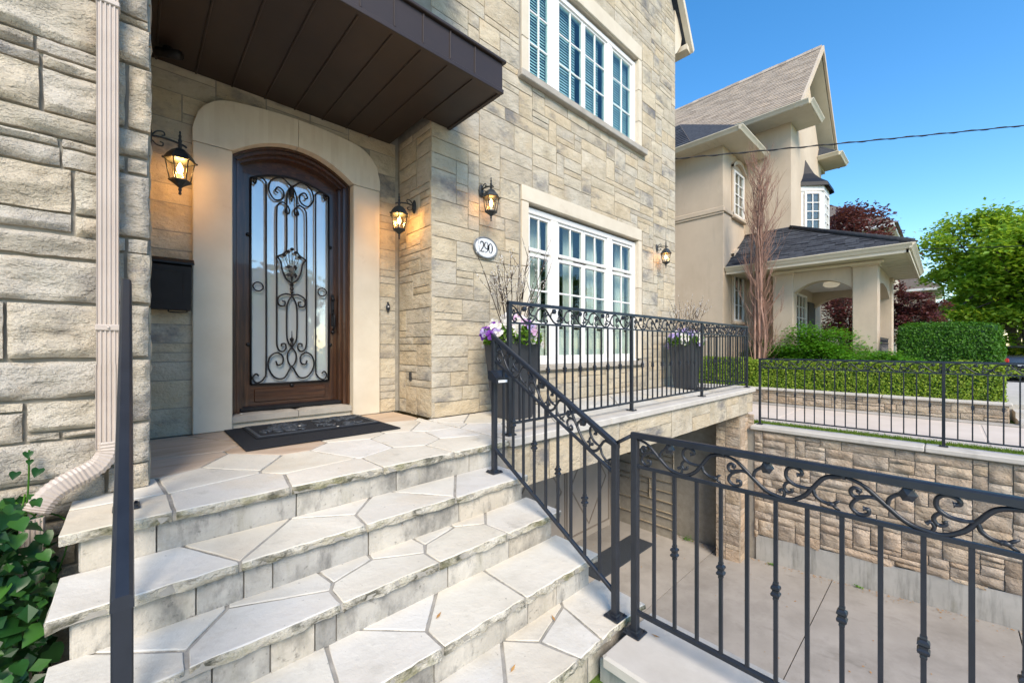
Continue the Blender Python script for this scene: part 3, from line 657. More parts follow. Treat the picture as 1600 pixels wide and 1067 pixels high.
for a, b in ((3.67, 4.08), (4.25, 4.72), (4.86, 5.3), (5.56, 6.12)):
    for k in range(34):
        z = 4.2+k*.04; s = MB(); s.add([(a, y0+.08, z), (b, y0+.08, z), (b, y0+.095, z+.034), (a, y0+.095, z+.034)], [(0, 1, 2, 3)])
        if k == 0: sl0 = MB()
        sl0.add(s.v, s.f)
    part(W2, 'blind', sl0, 'blind', stuff=True)
rm = MB()
for z0, z1 in ((.2, 2.9), (3.9, 6.0)):
    q4(rm, (2.6, 7.0, z0), (7.3, 7.0, z0), (7.3, 7.0, z1), (2.6, 7.0, z1)); q4(rm, (2.6, FY+.2, z0), (2.6, 7, z0), (2.6, 7, z1), (2.6, FY+.2, z1)); q4(rm, (7.3, FY+.2, z0), (7.3, 7, z0), (7.3, 7, z1), (7.3, FY+.2, z1))
    q4(rm, (2.6, FY+.2, z0), (7.3, FY+.2, z0), (7.3, 7, z0), (2.6, 7, z0)); q4(rm, (2.6, FY+.2, z1), (7.3, FY+.2, z1), (7.3, 7, z1), (2.6, 7, z1))
part(house, 'room_lining', rm, 'interior')
# limestone dressings round the windows
def dress(name, *a):
    mb = MB(); mb.bbox(*a); part(house, name, mb, 'trim_stone' if name != 'window_sill' else 'sill_stone')
dress('lintel', 3.475, 6.34, FY-.012, FY+.16, 2.535, 2.725, .006)
for z0, z1 in ((.535, 1.10), (1.107, 1.72), (1.727, 2.527)):
    dress('jamb_stone', 3.476, 3.598, FY-.010, FY+.16, z0, z1, .005); dress('jamb_stone', 6.243, 6.345, FY-.010, FY+.16, z0, z1, .005)
dress('window_sill', 3.44, 4.86, FY-.05, FY+.12, .425, .492, .008); dress('window_sill', 4.867, 6.38, FY-.05, FY+.12, .425, .492, .008)
dress('lintel', 3.476, 6.345, FY-.012, FY+.16, 5.605, 5.845, .006)
for z0, z1 in ((4.107, 4.55), (4.557, 5.08), (5.087, 5.598)):
    dress('jamb_stone', 3.476, 3.598, FY-.010, FY+.16, z0, z1, .005); dress('jamb_stone', 6.243, 6.345, FY-.010, FY+.16, z0, z1, .005)
dress('window_sill', 3.41, 5.30, FY-.075, FY+.12, 4.005, 4.10, .01); dress('window_sill', 5.306, 6.43, FY-.075, FY+.12, 4.005, 4.10, .01)
# garage under the terrace
gd = thing('garage_door', '', '', (5, 4.8, -3)); gd.parent = house; gd.location = Vector((5, 4.8, -3))-Vector(HB); del gd['label']; del gd['category']
mb = MB(); mb.box(3.0, 7.3, 4.82, 4.9, -2.99, -.85); part(gd, 'leaf', mb, 'garage_paint')
mb = MB(); mb.bbox(7.3, 7.42, 4.74, 4.9, -2.99, -.8, .01); mb.bbox(2.9, 3.0, 4.74, 4.9, -2.99, -.8, .01); mb.bbox(3.0, 7.3, 4.74, 4.9, -.9, -.8, .01); part(gd, 'frame', mb, 'garage_paint')
def strip(mb, p, q, wd, y): 
    p, q = Vector((p[0], 0, p[1])), Vector((q[0], 0, q[1])); d = (q-p).normalized(); n = Vector((-d.z, 0, d.x))*wd/2
    c = [p+n, q+n, q-n, p-n]; mb.add([(a.x, y, a.z) for a in c]+[(a.x, 4.83, a.z) for a in c], [(3, 2, 1, 0), (0, 1, 5, 4), (1, 2, 6, 5), (2, 3, 7, 6), (3, 0, 4, 7)])
for x0 in (3.05, 4.47, 5.89):
    x1 = x0+1.36; mb = MB(); z0, z1 = -2.85, -1.0
    for p, q in (((x0, z0), (x1, z0)), ((x1, z0), (x1, z1)), ((x1, z1), (x0, z1)), ((x0, z1), (x0, z0))): strip(mb, p, q, .03, 4.806)
    strip(mb, (x0+.1, (z0+z1)/2), ((x0+x1)/2, z1-.1), .022, 4.808); strip(mb, ((x0+x1)/2, z1-.1), (x1-.1, (z0+z1)/2), .022, 4.809); strip(mb, (x1-.1, (z0+z1)/2), ((x0+x1)/2, z0+.1), .022, 4.808); strip(mb, ((x0+x1)/2, z0+.1), (x0+.1, (z0+z1)/2), .022, 4.809)
    part(gd, 'panel_trim', mb, 'garage_trim')
mb = MB(); wall_holes(mb, 4.86, 1.9, 8.0, -3.1, -.4, [(2.95, 7.38, -2.99, -.85)]); part(house, 'basement_wall', mb, 'garage_paint')
# canopy: soffit panels, fascia panels, cap
cn = thing('canopy', '', '', (1.25, 3.4, 3)); cn.parent = house; cn.location = Vector((1.25, 3.4, 3))-Vector(HB); del cn['label']; del cn['category']
CX = [.075, .125, .375, .625, .875, 1.125, 1.375, 1.61, 1.855, 2.105, 2.42]
for a, b in zip(CX, CX[1:]):
    yb = RY+.0 if a < 2.1 else FY-.0
    mb = MB(); mb.bbox(a+.004, b-.004, 2.745, yb-.003 if a < 2.1 else FY-.006, 3.003, 3.02, .003); part(cn, 'soffit_panel', mb, 'canopy_metal')
    mb = MB(); mb.bbox(a+.003, b-.003, 2.716, 2.735, 3.03, 3.26, .003); part(cn, 'fascia_panel', mb, 'canopy_metal')
    mb = MB(); mb.bbox(a-.006, a+.006, 2.708, 2.716, 3.03, 3.26, .002); mb.bbox(a-.007, a+.007, 2.75, yb-.005, 2.994, 3.004, .003); part(cn, 'seam', mb, 'canopy_metal')
mb = MB(); mb.bbox(.075, 2.424, 2.705, 2.745, 2.99, 3.028, .004); mb.bbox(2.385, 2.424, 2.746, FY-.004, 2.99, 3.028, .004); part(cn, 'bottom_trim', mb, 'canopy_metal')
mb = MB(); mb.box(2.405, 2.42, 2.736, FY-.004, 3.029, 3.258); part(cn, 'end_panel', mb, 'canopy_metal')
mb = MB(); mb.bbox(.07, 2.445, 2.69, 2.76, 3.262, 3.29, .006); mb.bbox(2.40, 2.445, 2.761, FY-.004, 3.262, 3.29, .006)
mb.add([(.07, 2.76, 3.285), (2.40, 2.76, 3.285), (2.40, FY, 3.45), (.07, FY, 3.45)], [(0, 1, 2, 3)]); mb.add([(2.40, 2.76, 3.26), (2.40, FY, 3.26), (2.40, FY, 3.45)], [(0, 1, 2)])
part(cn, 'cap', mb, 'canopy_metal')

# ------------------------------------------------------------------ front steps and porch floor
steps = thing('front_steps', 'pale flagstone front steps and porch with grey stained risers', 'steps', (.9, 1.7, -.9))
YL = [2.31, 1.997, 1.72, 1.422, 1.137, .86]; ZL = [0, -.175, -.35, -.525, -.70, -.875]
XL_, XR_ = -.22, 2.06
core = MB()
core.box(-.16, 2.0, 2.37, 4.9, -.9, -.046); core.box(2.0, XR, 2.37, FY+.1, -.36, -.046); core.box(-.205, 2.13, 2.325, 4.3, -.044, -.007); core.box(2.135, 7.868, 2.545, 3.56, -.044, -.007)
for k in range(1, 5): core.box(-.155+.001*k, 2.0-.001*k, YL[k]+.06, YL[k-1]+.064, -.9, ZL[k]-.042)
for k in range(1, 5): core.box(-.206+.001*k, 2.02-.001*k, YL[k]+.015, YL[k-1]+.06, ZL[k]-.040, ZL[k]-.007)
part(steps, 'core', core, 'grout')
def clip(poly, a, b):
    """keep the side of the bisector nearer to a"""
    m = ((a[0]+b[0])/2, (a[1]+b[1])/2); d = (b[0]-a[0], b[1]-a[1]); out = []
    f = lambda p: (p[0]-m[0])*d[0]+(p[1]-m[1])*d[1]
    for i in range(len(poly)):
        p, q = poly[i], poly[(i+1) % len(poly)]; fp, fq = f(p), f(q)
        if fp <= 0: out.append(p)
        if (fp < 0 < fq) or (fq < 0 < fp):
            t_ = fp/(fp-fq); out.append((p[0]+(q[0]-p[0])*t_, p[1]+(q[1]-p[1])*t_))
    return out
def inset(poly, d):
    n = len(poly); out = []
    for i in range(n):
        a, b, c = poly[i-1], poly[i], poly[(i+1) % n]
        e1 = Vector((b[0]-a[0], b[1]-a[1])); e2 = Vector((c[0]-b[0], c[1]-b[1]))
        if e1.length < 1e-6 or e2.length < 1e-6: continue
        n1 = Vector((-e1.y, e1.x)).normalized(); n2 = Vector((-e2.y, e2.x)).normalized()
        bs = n1+n2
        if bs.length < .3: bs = n1
        bs = bs.normalized(); k = d/max(.45, bs.dot(n1)); out.append((b[0]+bs.x*k, b[1]+bs.y*k))
    return out
def flag(poly, z, th, mat, front=None, lo=None):
    """one flagstone; edges on the line y=front are rough noses"""
    P = inset(poly, .0075)
    if len(P) < 3: return
    B = []
    sd = random.random()*99
    for i in range(len(P)):
        a, b = Vector(P[i]), Vector(P[(i+1) % len(P)]); n = max(1, int((b-a).length/.035))
        nose = front is not None and abs(a.y-front) < .02 and abs(b.y-front) < .02
        for k in range(n):
            p = a.lerp(b, k/n); B.append((p, nose or (front is not None and abs(p.y-front) < .015)))
    n = len(B); c = sum((p for p, _ in B), Vector((0, 0)))/n
    rings = []
    for (dz, ins, am) in ((0, .0035, .004), (-.005, 0, .006), (-th*.5, -.004, .018), (-th, .004, .014)):
        ring = []
        for p, nose in B:
            d = (c-p).normalized(); q = Vector((p.x*16, p.y*16, dz*60+sd))
            k = ins + (noise.noise(q)*am*(1.7 if nose else .35)); 
            if nose: d = Vector((0, 1)); k += abs(noise.noise(q*.45))*.008
            pp = p+d*k; ring.append((pp.x, pp.y, z+dz + (.0025*noise.noise(Vector((p.x*5, p.y*5, sd))) if dz > -.01 else 0) - (.004*abs(noise.noise(q)) if nose and dz == 0 else 0)))
        rings.append(ring)
    mb = MB(); vs = sum(rings, [])
    mb.add(vs, [tuple(range(n))], 0, False)
    mb.f += [(r*n+j, (r+1)*n+j, (r+1)*n+(j+1) % n, r*n+(j+1) % n) for r in range(3) for j in range(n)]
    mb.mi += [0 if r == 0 else 1 for r in range(3) for j in range(n)]; mb.sm += [True]*(3*n)
    part(steps, 'flagstone', mb, [mat, 'flagstone_edge'])
def pave(x0, x1, y0, y1, seeds, z, front, brown=None):
    for i, a in enumerate(seeds):
        poly = [(x0, y0), (x1, y0), (x1, y1), (x0, y1)]
        for j, b in enumerate(seeds):
            if i != j and poly: poly = clip(poly, a, b)
        if len(poly) < 3: continue
        ar = abs(sum(poly[k-1][0]*poly[k][1]-poly[k][0]*poly[k-1][1] for k in range(len(poly))))/2
        if ar < .002: continue
        flag(poly, z, .045, 'flagstone_brown' if brown and brown(a) else 'flagstone', front)
seeds = [(-.12, 2.45), (.373, 2.459), (.843, 2.40), (1.348, 2.42), (1.85, 2.50), (-.1, 2.83), (.30, 2.86), (.16, 3.2), (.477, 3.0), (.80, 2.80), (1.14, 2.93), (1.6, 2.93), (2.03, 3.2), (2.0, 2.87), (2.30, 2.80), (.26, 3.75), (.80, 3.3), (1.3, 3.4), (.7, 3.95), (1.25, 4.0), (1.885, 3.9), (1.75, 3.45), (2.33, 3.45), (2.6, 3.2),
         (2.62, 2.62), (2.95, 2.95), (3.05, 3.4), (3.35, 2.62), (3.55, 3.1), (3.95, 2.75), (3.9, 3.4), (4.35, 3.1), (4.7, 2.65), (4.75, 3.4), (5.1, 3.0), (5.5, 2.7), (5.6, 3.35), (6.0, 3.05), (6.35, 2.65), (6.5, 3.4), (6.9, 3.0), (7.3, 2.65), (7.4, 3.35), (7.8, 3.0)]
por = [(x, y) for x, y in seeds if x < 2.12]
pave(XL_, 2.135, 2.31, 4.24, [s for s in seeds if s[0] < 2.5], 0, 2.31, lambda a: a[1] > 3.05 and a[0] < 1.0 or a[1] > 3.7)
pave(2.14, 7.86, 2.545, 3.54, [(x, y) for x, y in seeds if x > 2.0], 0, None)
pave(XL_, XR_-.03, YL[1], 2.36, [(-.0, 2.17), (.655, 2.15), (.40, 2.37), (.80, 2.37), (1.08, 2.12), (1.42, 2.37), (1.74, 2.14)], ZL[1], YL[1])
pave(XL_, XR_, YL[2], 2.06, [(-.13, 1.86), (.07, 2.09), (.40, 1.83), (.50, 2.05), (.87, 1.84), (1.0, 2.07), (.78, 2.09), (1.35, 1.86), (1.28, 2.1), (1.5, 2.12), (1.78, 1.90)], ZL[2], YL[2])
pave(XL_, XR_, YL[3], 1.78, [(-.1, 1.6), (.40, 1.62), (.72, 1.57), (.93, 1.78), (1.16, 1.58), (1.70, 1.58)], ZL[3], YL[3])
pave(XL_, XR_+.02, YL[4], 1.48, [(-.05, 1.3), (.45, 1.33), (.85, 1.28), (1.08, 1.44), (1.33, 1.25), (1.53, 1.44), (1.57, 1.32), (1.82, 1.27)], ZL[4], YL[4])
RJ = [[-.16, .071, .629, 1.202, 1.77, 2.0], [-.16, .18, .341, .45, .887, 1.457, 2.0], [-.16, .2, .381, .541, .627, 1.19, 1.62, 2.0], [-.16, .3, .70, .922, 1.477, 1.702, 2.0], [-.16, .5, 1.1, 1.6, 2.0]]
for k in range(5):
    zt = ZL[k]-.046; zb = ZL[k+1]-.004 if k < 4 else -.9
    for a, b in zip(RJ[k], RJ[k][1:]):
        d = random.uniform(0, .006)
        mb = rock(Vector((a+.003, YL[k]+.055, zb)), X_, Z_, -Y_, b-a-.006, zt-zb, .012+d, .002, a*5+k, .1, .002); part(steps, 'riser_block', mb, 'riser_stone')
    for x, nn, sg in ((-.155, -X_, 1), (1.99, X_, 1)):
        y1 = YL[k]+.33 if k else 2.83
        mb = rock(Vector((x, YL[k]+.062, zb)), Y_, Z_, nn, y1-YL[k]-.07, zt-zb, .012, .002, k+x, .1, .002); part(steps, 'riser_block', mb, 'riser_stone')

# ------------------------------------------------------------------ terrace bridge over the drive
ter = thing('terrace_bridge', 'stone faced terrace slab with pale coping spanning the sunken drive', 'terrace', (5, 2.9, -.4))
mb = MB(); mb.box(2.05, 8.0, 2.39, 4.86, -.40, -.37); part(ter, 'slab', mb, 'concrete')
for a, b in ((2.14, 3.5), (3.506, 4.9), (4.906, 6.3), (6.306, 8.02)):
    mb = MB(); mb.bbox(a, b, 2.29, 2.54, -.055, .012, .008); part(ter, 'coping_stone', mb, 'coping')
mb = MB(); mb.bbox(7.87, 8.02, 2.545, 3.56, -.055, .011, .008); part(ter, 'coping_stone', mb, 'coping')
mb = MB(); mb.bbox(6.9, 7.5, 2.75, 3.1, .0, .006, .002); part(ter, 'floor_grate', mb, 'black_metal')
fs = [(2.16, 2.38, -.41, -.06), (2.38, 2.62, -.41, -.06), (2.62, 3.05, -.41, -.06), (3.05, 3.72, -.41, -.06), (3.72, 4.08, -.41, -.06), (4.08, 4.9, -.21, -.06), (4.08, 4.9, -.41, -.21), (4.9, 5.5, -.41, -.06), (5.5, 6.1, -.22, -.06), (5.5, 6.1, -.41, -.22), (6.1, 6.75, -.41, -.06), (6.75, 7.3, -.2, -.06), (6.75, 7.3, -.41, -.2), (7.3, 7.72, -.41, -.06), (7.72, 8.0, -.24, -.06), (7.72, 8.0, -.41, -.24)]
lay('ter', ter, fs, Vector((0, 2.345, 0)), X_, Z_, -Y_, .012, .003, 'stone', joint=.006, res=.12)
fl_ = [(2.36, 2.7, -.41, -.06), (2.7, 3.1, -.41, -.06), (3.1, 3.55, -.41, -.06)]
lay('ter', ter, fl_, Vector((7.99, 0, 0)), Y_, Z_, X_, .012, .003, 'stone', joint=.006, res=.12)
lay('ter', ter, [(2.31, 2.5, -.4, -.06)], Vector((2.165, 0, 0)), Y_, Z_, -X_, .012, .003, 'stone', joint=.006, res=.12)
mb = MB(); mb.box(2.17, 7.985, 2.35, 2.385, -.405, -.058); mb.box(7.9, 7.98, 2.385, 3.55, -.404, -.058); part(ter, 'beam', mb, 'mortar')
finish_stones('ter', ter, 60, 'facing_stone')

# retaining walls
rw = thing('retaining_wall', 'brown rock-faced retaining wall on the far side of the sunken drive', 'wall', (7.9, 0, -3))
mb = MB(); mb.box(7.912, 8.06, -13, 4.86, -3.2, -.70); bw = part(rw, 'backing', mb, 'mortar')
for a, b in ((-6.4, -4.2), (-4.194, -2.0), (-1.994, .2), (.206, 2.33)):
    mb = MB(); mb.bbox(7.83, 8.20, a, b, -.70, -.63, .012); part(rw, 'coping_stone', mb, 'coping')
mb = MB(); n = 14
vs_ = []
for i in range(n+1):
    y = 2.25 - i*(2.25+13)/n; vs_ += [(7.885, y, zdrive(y)-.05), (7.885, y, min(-.72, zdrive(y)+.42))]
mb.add(vs_, [(2*i, 2*i+2, 2*i+3, 2*i+1) for i in range(n)]); mb.add([(7.885, 2.25, -3.1), (7.912, 2.25, -3.1), (7.912, 2.25, -2.5), (7.885, 2.25, -2.5)], [(0, 1, 2, 3)])
part(rw, 'footing', mb, 'footing')
st_ = ashlar(-3.2, 2.25, -2.70, -.72, .066, random.Random(21), lambda y, z: z < zdrive(y)+.40, hmax=4, wmax=9)
lay('rw', bw, st_, Vector((7.912, 0, 0)), Y_, Z_, -X_, .026, .021, 'sandstone', joint=.010, res=.045, maxn=10, wob=.008)
lay('rw', bw, ashlar(2.30, 4.8, -2.99, -.42, .077, random.Random(22), hmax=4, wmax=8), Vector((7.94, 0, 0)), Y_, Z_, -X_, .012, .008, 'sandstone', joint=.011, res=.09)
mb = MB(); mb.box(7.55, 7.9, 2.40, 2.75, -3.1, -.41); pr = part(rw, 'pier', mb, 'mortar')
lay('rw', pr, ashlar(7.55, 7.9, -2.99, -.42, .0777, random.Random(23), hmax=4, wmax=5), Vector((0, 2.40, 0)), X_, Z_, -Y_, .012, .006, 'sandstone', res=.09)
lay('rw', pr, ashlar(2.40, 2.75, -2.99, -.42, .0777, random.Random(24), hmax=4, wmax=5), Vector((7.55, 0, 0)), Y_, Z_, -X_, .012, .006, 'sandstone', res=.09)
finish_stones('rw', rw, 296)
nw = thing('low_wall', 'concrete wall with wide pale coping on the near side of the sunken drive', 'wall', (1.85, 0, -.9))
mb = MB(); mb.box(1.66, 2.04, -12, 1.15, -3.2, -.79); part(nw, 'wall', mb, 'footing')
for a, b in ((-4.6, -2.7), (-2.694, -.8), (-.794, 1.11)):
    mb = MB(); mb.bbox(1.61, 2.08, a, b, -.79, -.725, .012); part(nw, 'coping_stone', mb, 'coping')
mb = MB(); mb.box(2.004, 2.04, 1.16, 2.36, -3.2, -.885); mb.box(2.004, 2.04, 2.361, 4.86, -3.2, -.41); part(nw, 'drive_side', mb, 'footing')

# ------------------------------------------------------------------ iron railings
SCROLL = [  # curves of one repeat (period 1, height 1) and their thickness
    ([(0, .95), (.12, .82), (.24, .50), (.38, .14), (.50, .03), (.60, .03), (.70, .22), (.765, .48), (.86, .84), (1.0, .95)], .0062),
    ([(.25, .46), (.19, .55), (.13, .53), (.06, .48), (.035, .6), (.06, .71), (.10, .66), (.085, .60)], .0052),
    ([(.15, .53), (.07, .40), (.04, .2), (.09, .06), (.15, .1), (.155, .22), (.12, .22)], .0052),
    ([(.275, .40), (.285, .6), (.33, .74), (.38, .80)], .0052),
    ([(.765, .48), (.70, .44), (.62, .47), (.56, .62), (.56, .84), (.61, .95), (.67, .90), (.68, .79), (.645, .76)], .0055),
    ([(.64, .45), (.575, .50), (.54, .36), (.565, .22), (.605, .26), (.60, .34)], .0048),
    ([(.53, .03), (.545, .16), (.525, .26), (.50, .20)], .0045),
    ([(.77, .47), (.785, .30), (.83, .19), (.885, .15)], .0052)]
def scroll_mesh(P, Hb, kk, name):
    mb = MB()
    T = lambda x, y: (x*P, 0, y*Hb + kk*x*P)
    for pts, r in SCROLL:
        c = catmull([T(*p) for p in pts], 5); n = len(c)
        r *= 1.35; rr = [r*(1.0 if .12 < i/n else .8) for i in range(n)]; rr[-1] = r*1.45; mb.tube(c, rr, 5)
    e = T(.90, .15); mb.sphere(e, .011, 6, 4, (1.5, .9, .8))
    for dz in (-.010, .012): mb.tube([e, (e[0]+.016, 0, e[2]+dz), (e[0]+.027, 0, e[2]+dz*1.6)], [.005, .006, .002], 5)
    return mb.mesh(name, 'iron')
def rosette_mesh():
    mb = MB(); n = 12; pr = [(.022+.0022*math.cos(j*math.pi), j) for j in range(n)]
    ring = [(r*math.cos(2*math.pi*j/n), r*math.sin(2*math.pi*j/n)) for r, j in pr]
    vs = [(x, -.009, z) for x, z in ring] + [(x, .009, z) for x, z in ring] + [(0, -.016, 0), (0, .016, 0)]
    fs = [(j, (j+1) % n, n+(j+1) % n, n+j) for j in range(n)] + [((j+1) % n, j, 2*n) for j in range(n)] + [(n+j, n+(j+1) % n, 2*n+1) for j in range(n)]
    mb.add(vs, fs); return mb.mesh('rosette', 'iron')
ROS = rosette_mesh()
km = MB(); km.lathe([(.011, -.036), (.013, -.030), (.011, -.024), (.020, -.018), (.022, -.010), (.015, -.004), (.015, .004), (.022, .010), (.020, .018), (.011, .024), (.013, .030), (.011, .036)], 4, ph=math.pi/4)
KNK = km.mesh('collar', 'iron')
def railing(name, label, P0, P1, posts, ztop, base_z, kk, off_bot, band, nb, P, group='black iron railings', s_start=0, s_end=None, cap=True):
    """posts: positions along the rail; base_z: foot level of each post; nb: bars per bay"""
    P0, P1 = Vector(P0), Vector(P1); d = P1-P0; Ln = d.length
    T = thing(name, label, 'railing', (P0.x, P0.y, 0), group); T.rotation_euler.z = math.atan2(d.y, d.x)
    zt = lambda s: ztop + kk*s
    def bar(nm, s0, s1, off, hw, hh, par=T):
        mb = MB(); vs = []
        for s in (s0, s1):
            for y, z in ((-hw, -hh*.5), (-hw*.9, hh*.3), (-hw*.55, hh*.5), (hw*.55, hh*.5), (hw*.9, hh*.3), (hw, -hh*.5)): vs.append((s, y, zt(s)-off+z))
        mb.add(vs, [(j, (j+1) % 6, 6+(j+1) % 6, 6+j) for j in range(6)] + [tuple(range(5, -1, -1)), tuple(range(6, 12))])
        return obj(nm, mb.mesh(nm, 'iron'), par)
    for s, zb in zip(posts, base_z):
        mb = MB(); mb.bbox(s-.017, s+.017, -.017, .017, zb+.008, zt(s)-.012, .003); p = obj('post', mb.mesh('post', 'iron'), T)
        mb = MB(); mb.bbox(s-.045, s+.045, -.045, .045, zb+.001, zb+.010, .003)
        for a in (-1, 1):
            for b in (-1, 1): mb.lathe([(.007, 0), (.007, .006), (.002, .008)], 6, (s+a*.032, b*.032, zb+.010))
        mb.lathe([(.028, 0), (.02, .012), (.017, .018)], 4, (s, 0, zb+.010), math.pi/4)
        obj('base_plate', mb.mesh('base_plate', 'iron'), p)
    bar('top_rail', -.017, Ln+.017, .012, .0185, .028)
    bar('middle_rail', .016, Ln-.016, .024+band, .009, .016)
    bar('bottom_rail', .016, Ln-.016, off_bot, .012, .020)
    bays = list(zip(posts, posts[1:]))
    bm = {}
    idx = 0
    for a, b in bays:
        n = max(1, round((b-a)/nb)); 
        for i in range(1, n):
            s = a+(b-a)*i/n; z0 = zt(s)-off_bot+.004; z1 = zt(s)-.024-band
            mb = MB(); mb.box(s-.007, s+.007, -.007, .007, z0, z1); o = obj('baluster', mb.mesh('baluster', 'iron'), T)
            if i % 2 == 0:
                c = obj('collar', KNK, o); c.location = (s, 0, (z0+z1)/2)
    n = max(1, round((Ln-.04)/P)); Pp = (Ln-.04)/n
    sm = scroll_mesh(Pp, band-.006, kk, 'scroll')
    for i in range(n):
        s = .02+i*Pp; o = obj('scroll', sm, T); o.location = (s, 0, zt(s)-.024-band+.006)
        r = obj('rosette', ROS, o); r.location = (.395*Pp, 0, .80*(band-.006)+kk*.395*Pp)
    return T
railing('terrace_railing', 'long black iron railing along the terrace edge, in front of the window', (2.217, 2.41), (7.94, 2.41), [0, 1.865, 3.78, 5.72], 1.095, [.012]*4, 0, .99, .15, .1165, .39)
railing('terrace_railing', 'short black iron railing returning from terrace corner back to the house', (7.94, 2.45), (7.94, 3.54), [1.09], 1.095, [.012], 0, .99, .15, .1165, .39)
o_short = [o for o in bpy.data.objects if o.name.startswith('terrace_railing.001')][0]
for i in range(1, 9):
    s = i*.121; mb = MB(); mb.box(s-.007, s+.007, -.007, .007, .11, .92); b_ = obj('baluster', mb.mesh('baluster', 'iron'), o_short)
    if i % 2 == 0: c = obj('collar', KNK, b_); c.location = (s, 0, .515)
rs = railing('stair_railing', 'sloping black iron railing on the right of the steps, between steps and drive', (1.885, 2.206), (1.855, 1.19), [0, 1.016], .807, [-.172, -.697], -.571, .80, .15, .105, .34)
mb = MB(); mb.tube([(1.016, 0, .214), (1.11, -.0, .27)], .012, 4); obj('link_bar', mb.mesh('link_bar', 'iron'), rs)
railing('stair_railing', 'sloping black iron railing at the left of the steps, seen end-on', (-.026, 2.5), (-.018, 1.15), [0, 1.35], 1.015, [.002, -.697], -.584, .80, .15, .105, .34)
railing('drive_railing', 'near black iron railing on the pale coping beside the sunken drive', (1.855, 1.075), (1.855, -2.2), [0, 1.64, 3.275], .29, [-.724]*3, 0, .90, .142, .103, .395)
railing('drive_railing', 'far black iron railing on the retaining wall, in front of the low hedge', (8.06, 2.24), (8.06, -4.4), [0, 2.214, 4.43, 6.64], .53, [-.629]*4, 0, 1.045, .14, .13, .40)

# ------------------------------------------------------------------ lanterns, sign, mailbox and other fittings
def lantern(name, label, loc, out, lit):
    """hexagonal coach lantern; origin at the wall plate, +x away from the wall"""
    T = thing(name, label, 'lantern', (0, 0, 0), 'coach lanterns')
    L = lambda n, mb, m='lantern_metal', par=None: obj(n, mb.mesh(n, m), par or T)
    cx = .20
    mb = MB(); mb.lathe([(.055, 0), (.055, .008), (.04, .018), (.03, .022)], 12, sx=.75, sy=1.5); mb.xform(Matrix.Rotation(R(90), 4, 'Y')); mb.xform(Matrix.Rotation(R(90), 4, 'X')); L('backplate', mb)
    mb = MB(); mb.tube(catmull([(.0, 0, .01), (.08, 0, .02), (.15, 0, .015), (.22, 0, .0), (.245, 0, -.015)], 5), .009, 6)
    mb.tube(catmull([(.02, 0, .02), (.05, 0, .06), (.09, 0, .07), (.10, 0, .045), (.08, 0, .035)], 5), .006, 5)
    mb.tube(catmull([(.02, 0, -.02), (.05, 0, -.05), (.085, 0, -.05), (.09, 0, -.025), (.07, 0, -.02)], 5), .006, 5); L('arm', mb)
    mb = MB(); mb.lathe([(.004, .115), (.008, .10), (.005, .09), (.012, .07), (.008, .055), (.015, .03), (.01, .01), (.018, -.01), (.012, -.03)][::-1], 8, (cx, 0, 0)); L('finial', mb)
    mb = MB(); mb.lathe([(.112, -.145), (.116, -.135), (.105, -.125), (.085, -.09), (.055, -.055), (.022, -.035), (.01, -.03)], 6, (cx, 0, 0)); 
    for j in range(6):
        a = j*math.pi/3; mb.sphere((cx+.112*math.cos(a), .112*math.sin(a), -.137), .010, 6, 4)
    L('roof', mb)
    for j in range(6):
        a = j*math.pi/3; mb = MB(); mb.tube([(cx+.098*math.cos(a), .098*math.sin(a), -.14), (cx+.068*math.cos(a), .068*math.sin(a), -.315)], .006, 4); L('cage_bar', mb)
        b = a+math.pi/3; p = [(cx+.094*math.cos(a), .094*math.sin(a), -.145), (cx+.094*math.cos(b), .094*math.sin(b), -.145), (cx+.066*math.cos(b), .066*math.sin(b), -.31), (cx+.066*math.cos(a), .066*math.sin(a), -.31)]
        mb = MB(); mb.add(p, [(0, 1, 2, 3)]); L('pane', mb, 'lamp_glass')
    mb = MB(); mb.lathe([(.003, -.43), (.012, -.42), (.008, -.40), (.014, -.385), (.01, -.37), (.03, -.35), (.06, -.33), (.08, -.318), (.08, -.308), (.07, -.304)], 6, (cx, 0, 0)); L('tail', mb)
    mb = MB(); mb.lathe([(.012, -.305), (.012, -.25)], 8, (cx, 0, 0)); L('candle', mb, 'sign_white')
    mb = MB(); mb.lathe([(.010, -.25), (.020, -.225), (.022, -.205), (.014, -.18), (.003, -.155)], 8, (cx, 0, 0), sm=True); L('bulb', mb, 'bulb')
    T.location = loc; T.rotation_euler.z = out; T.scale = (.88, .88, .88)
    li = bpy.data.lights.new('lantern_light', 'POINT'); li.energy = lit; li.color = (1, .56, .20); li.shadow_soft_size = .03
    lo = bpy.data.objects.new('lantern_light', li); COL.objects.link(lo); lo.parent = T; lo.location = (cx, 0, -.2)
lantern('wall_lantern', 'lit black coach lantern left of the front door, above the mailbox', (.075, 3.92, 2.24), 0, 5.5)
lantern('wall_lantern', 'lit black coach lantern right of the front door, inside the recess', (2.19, 3.88, 2.22), math.pi, 5.5)
lantern('wall_lantern', 'black coach lantern on the facade above the house number', (2.84, FY-.002, 2.47), -math.pi/2, .8)
lantern('wall_lantern', 'black coach lantern on the facade right of the ground floor window', (6.87, FY-.002, 2.50), -math.pi/2, .8)

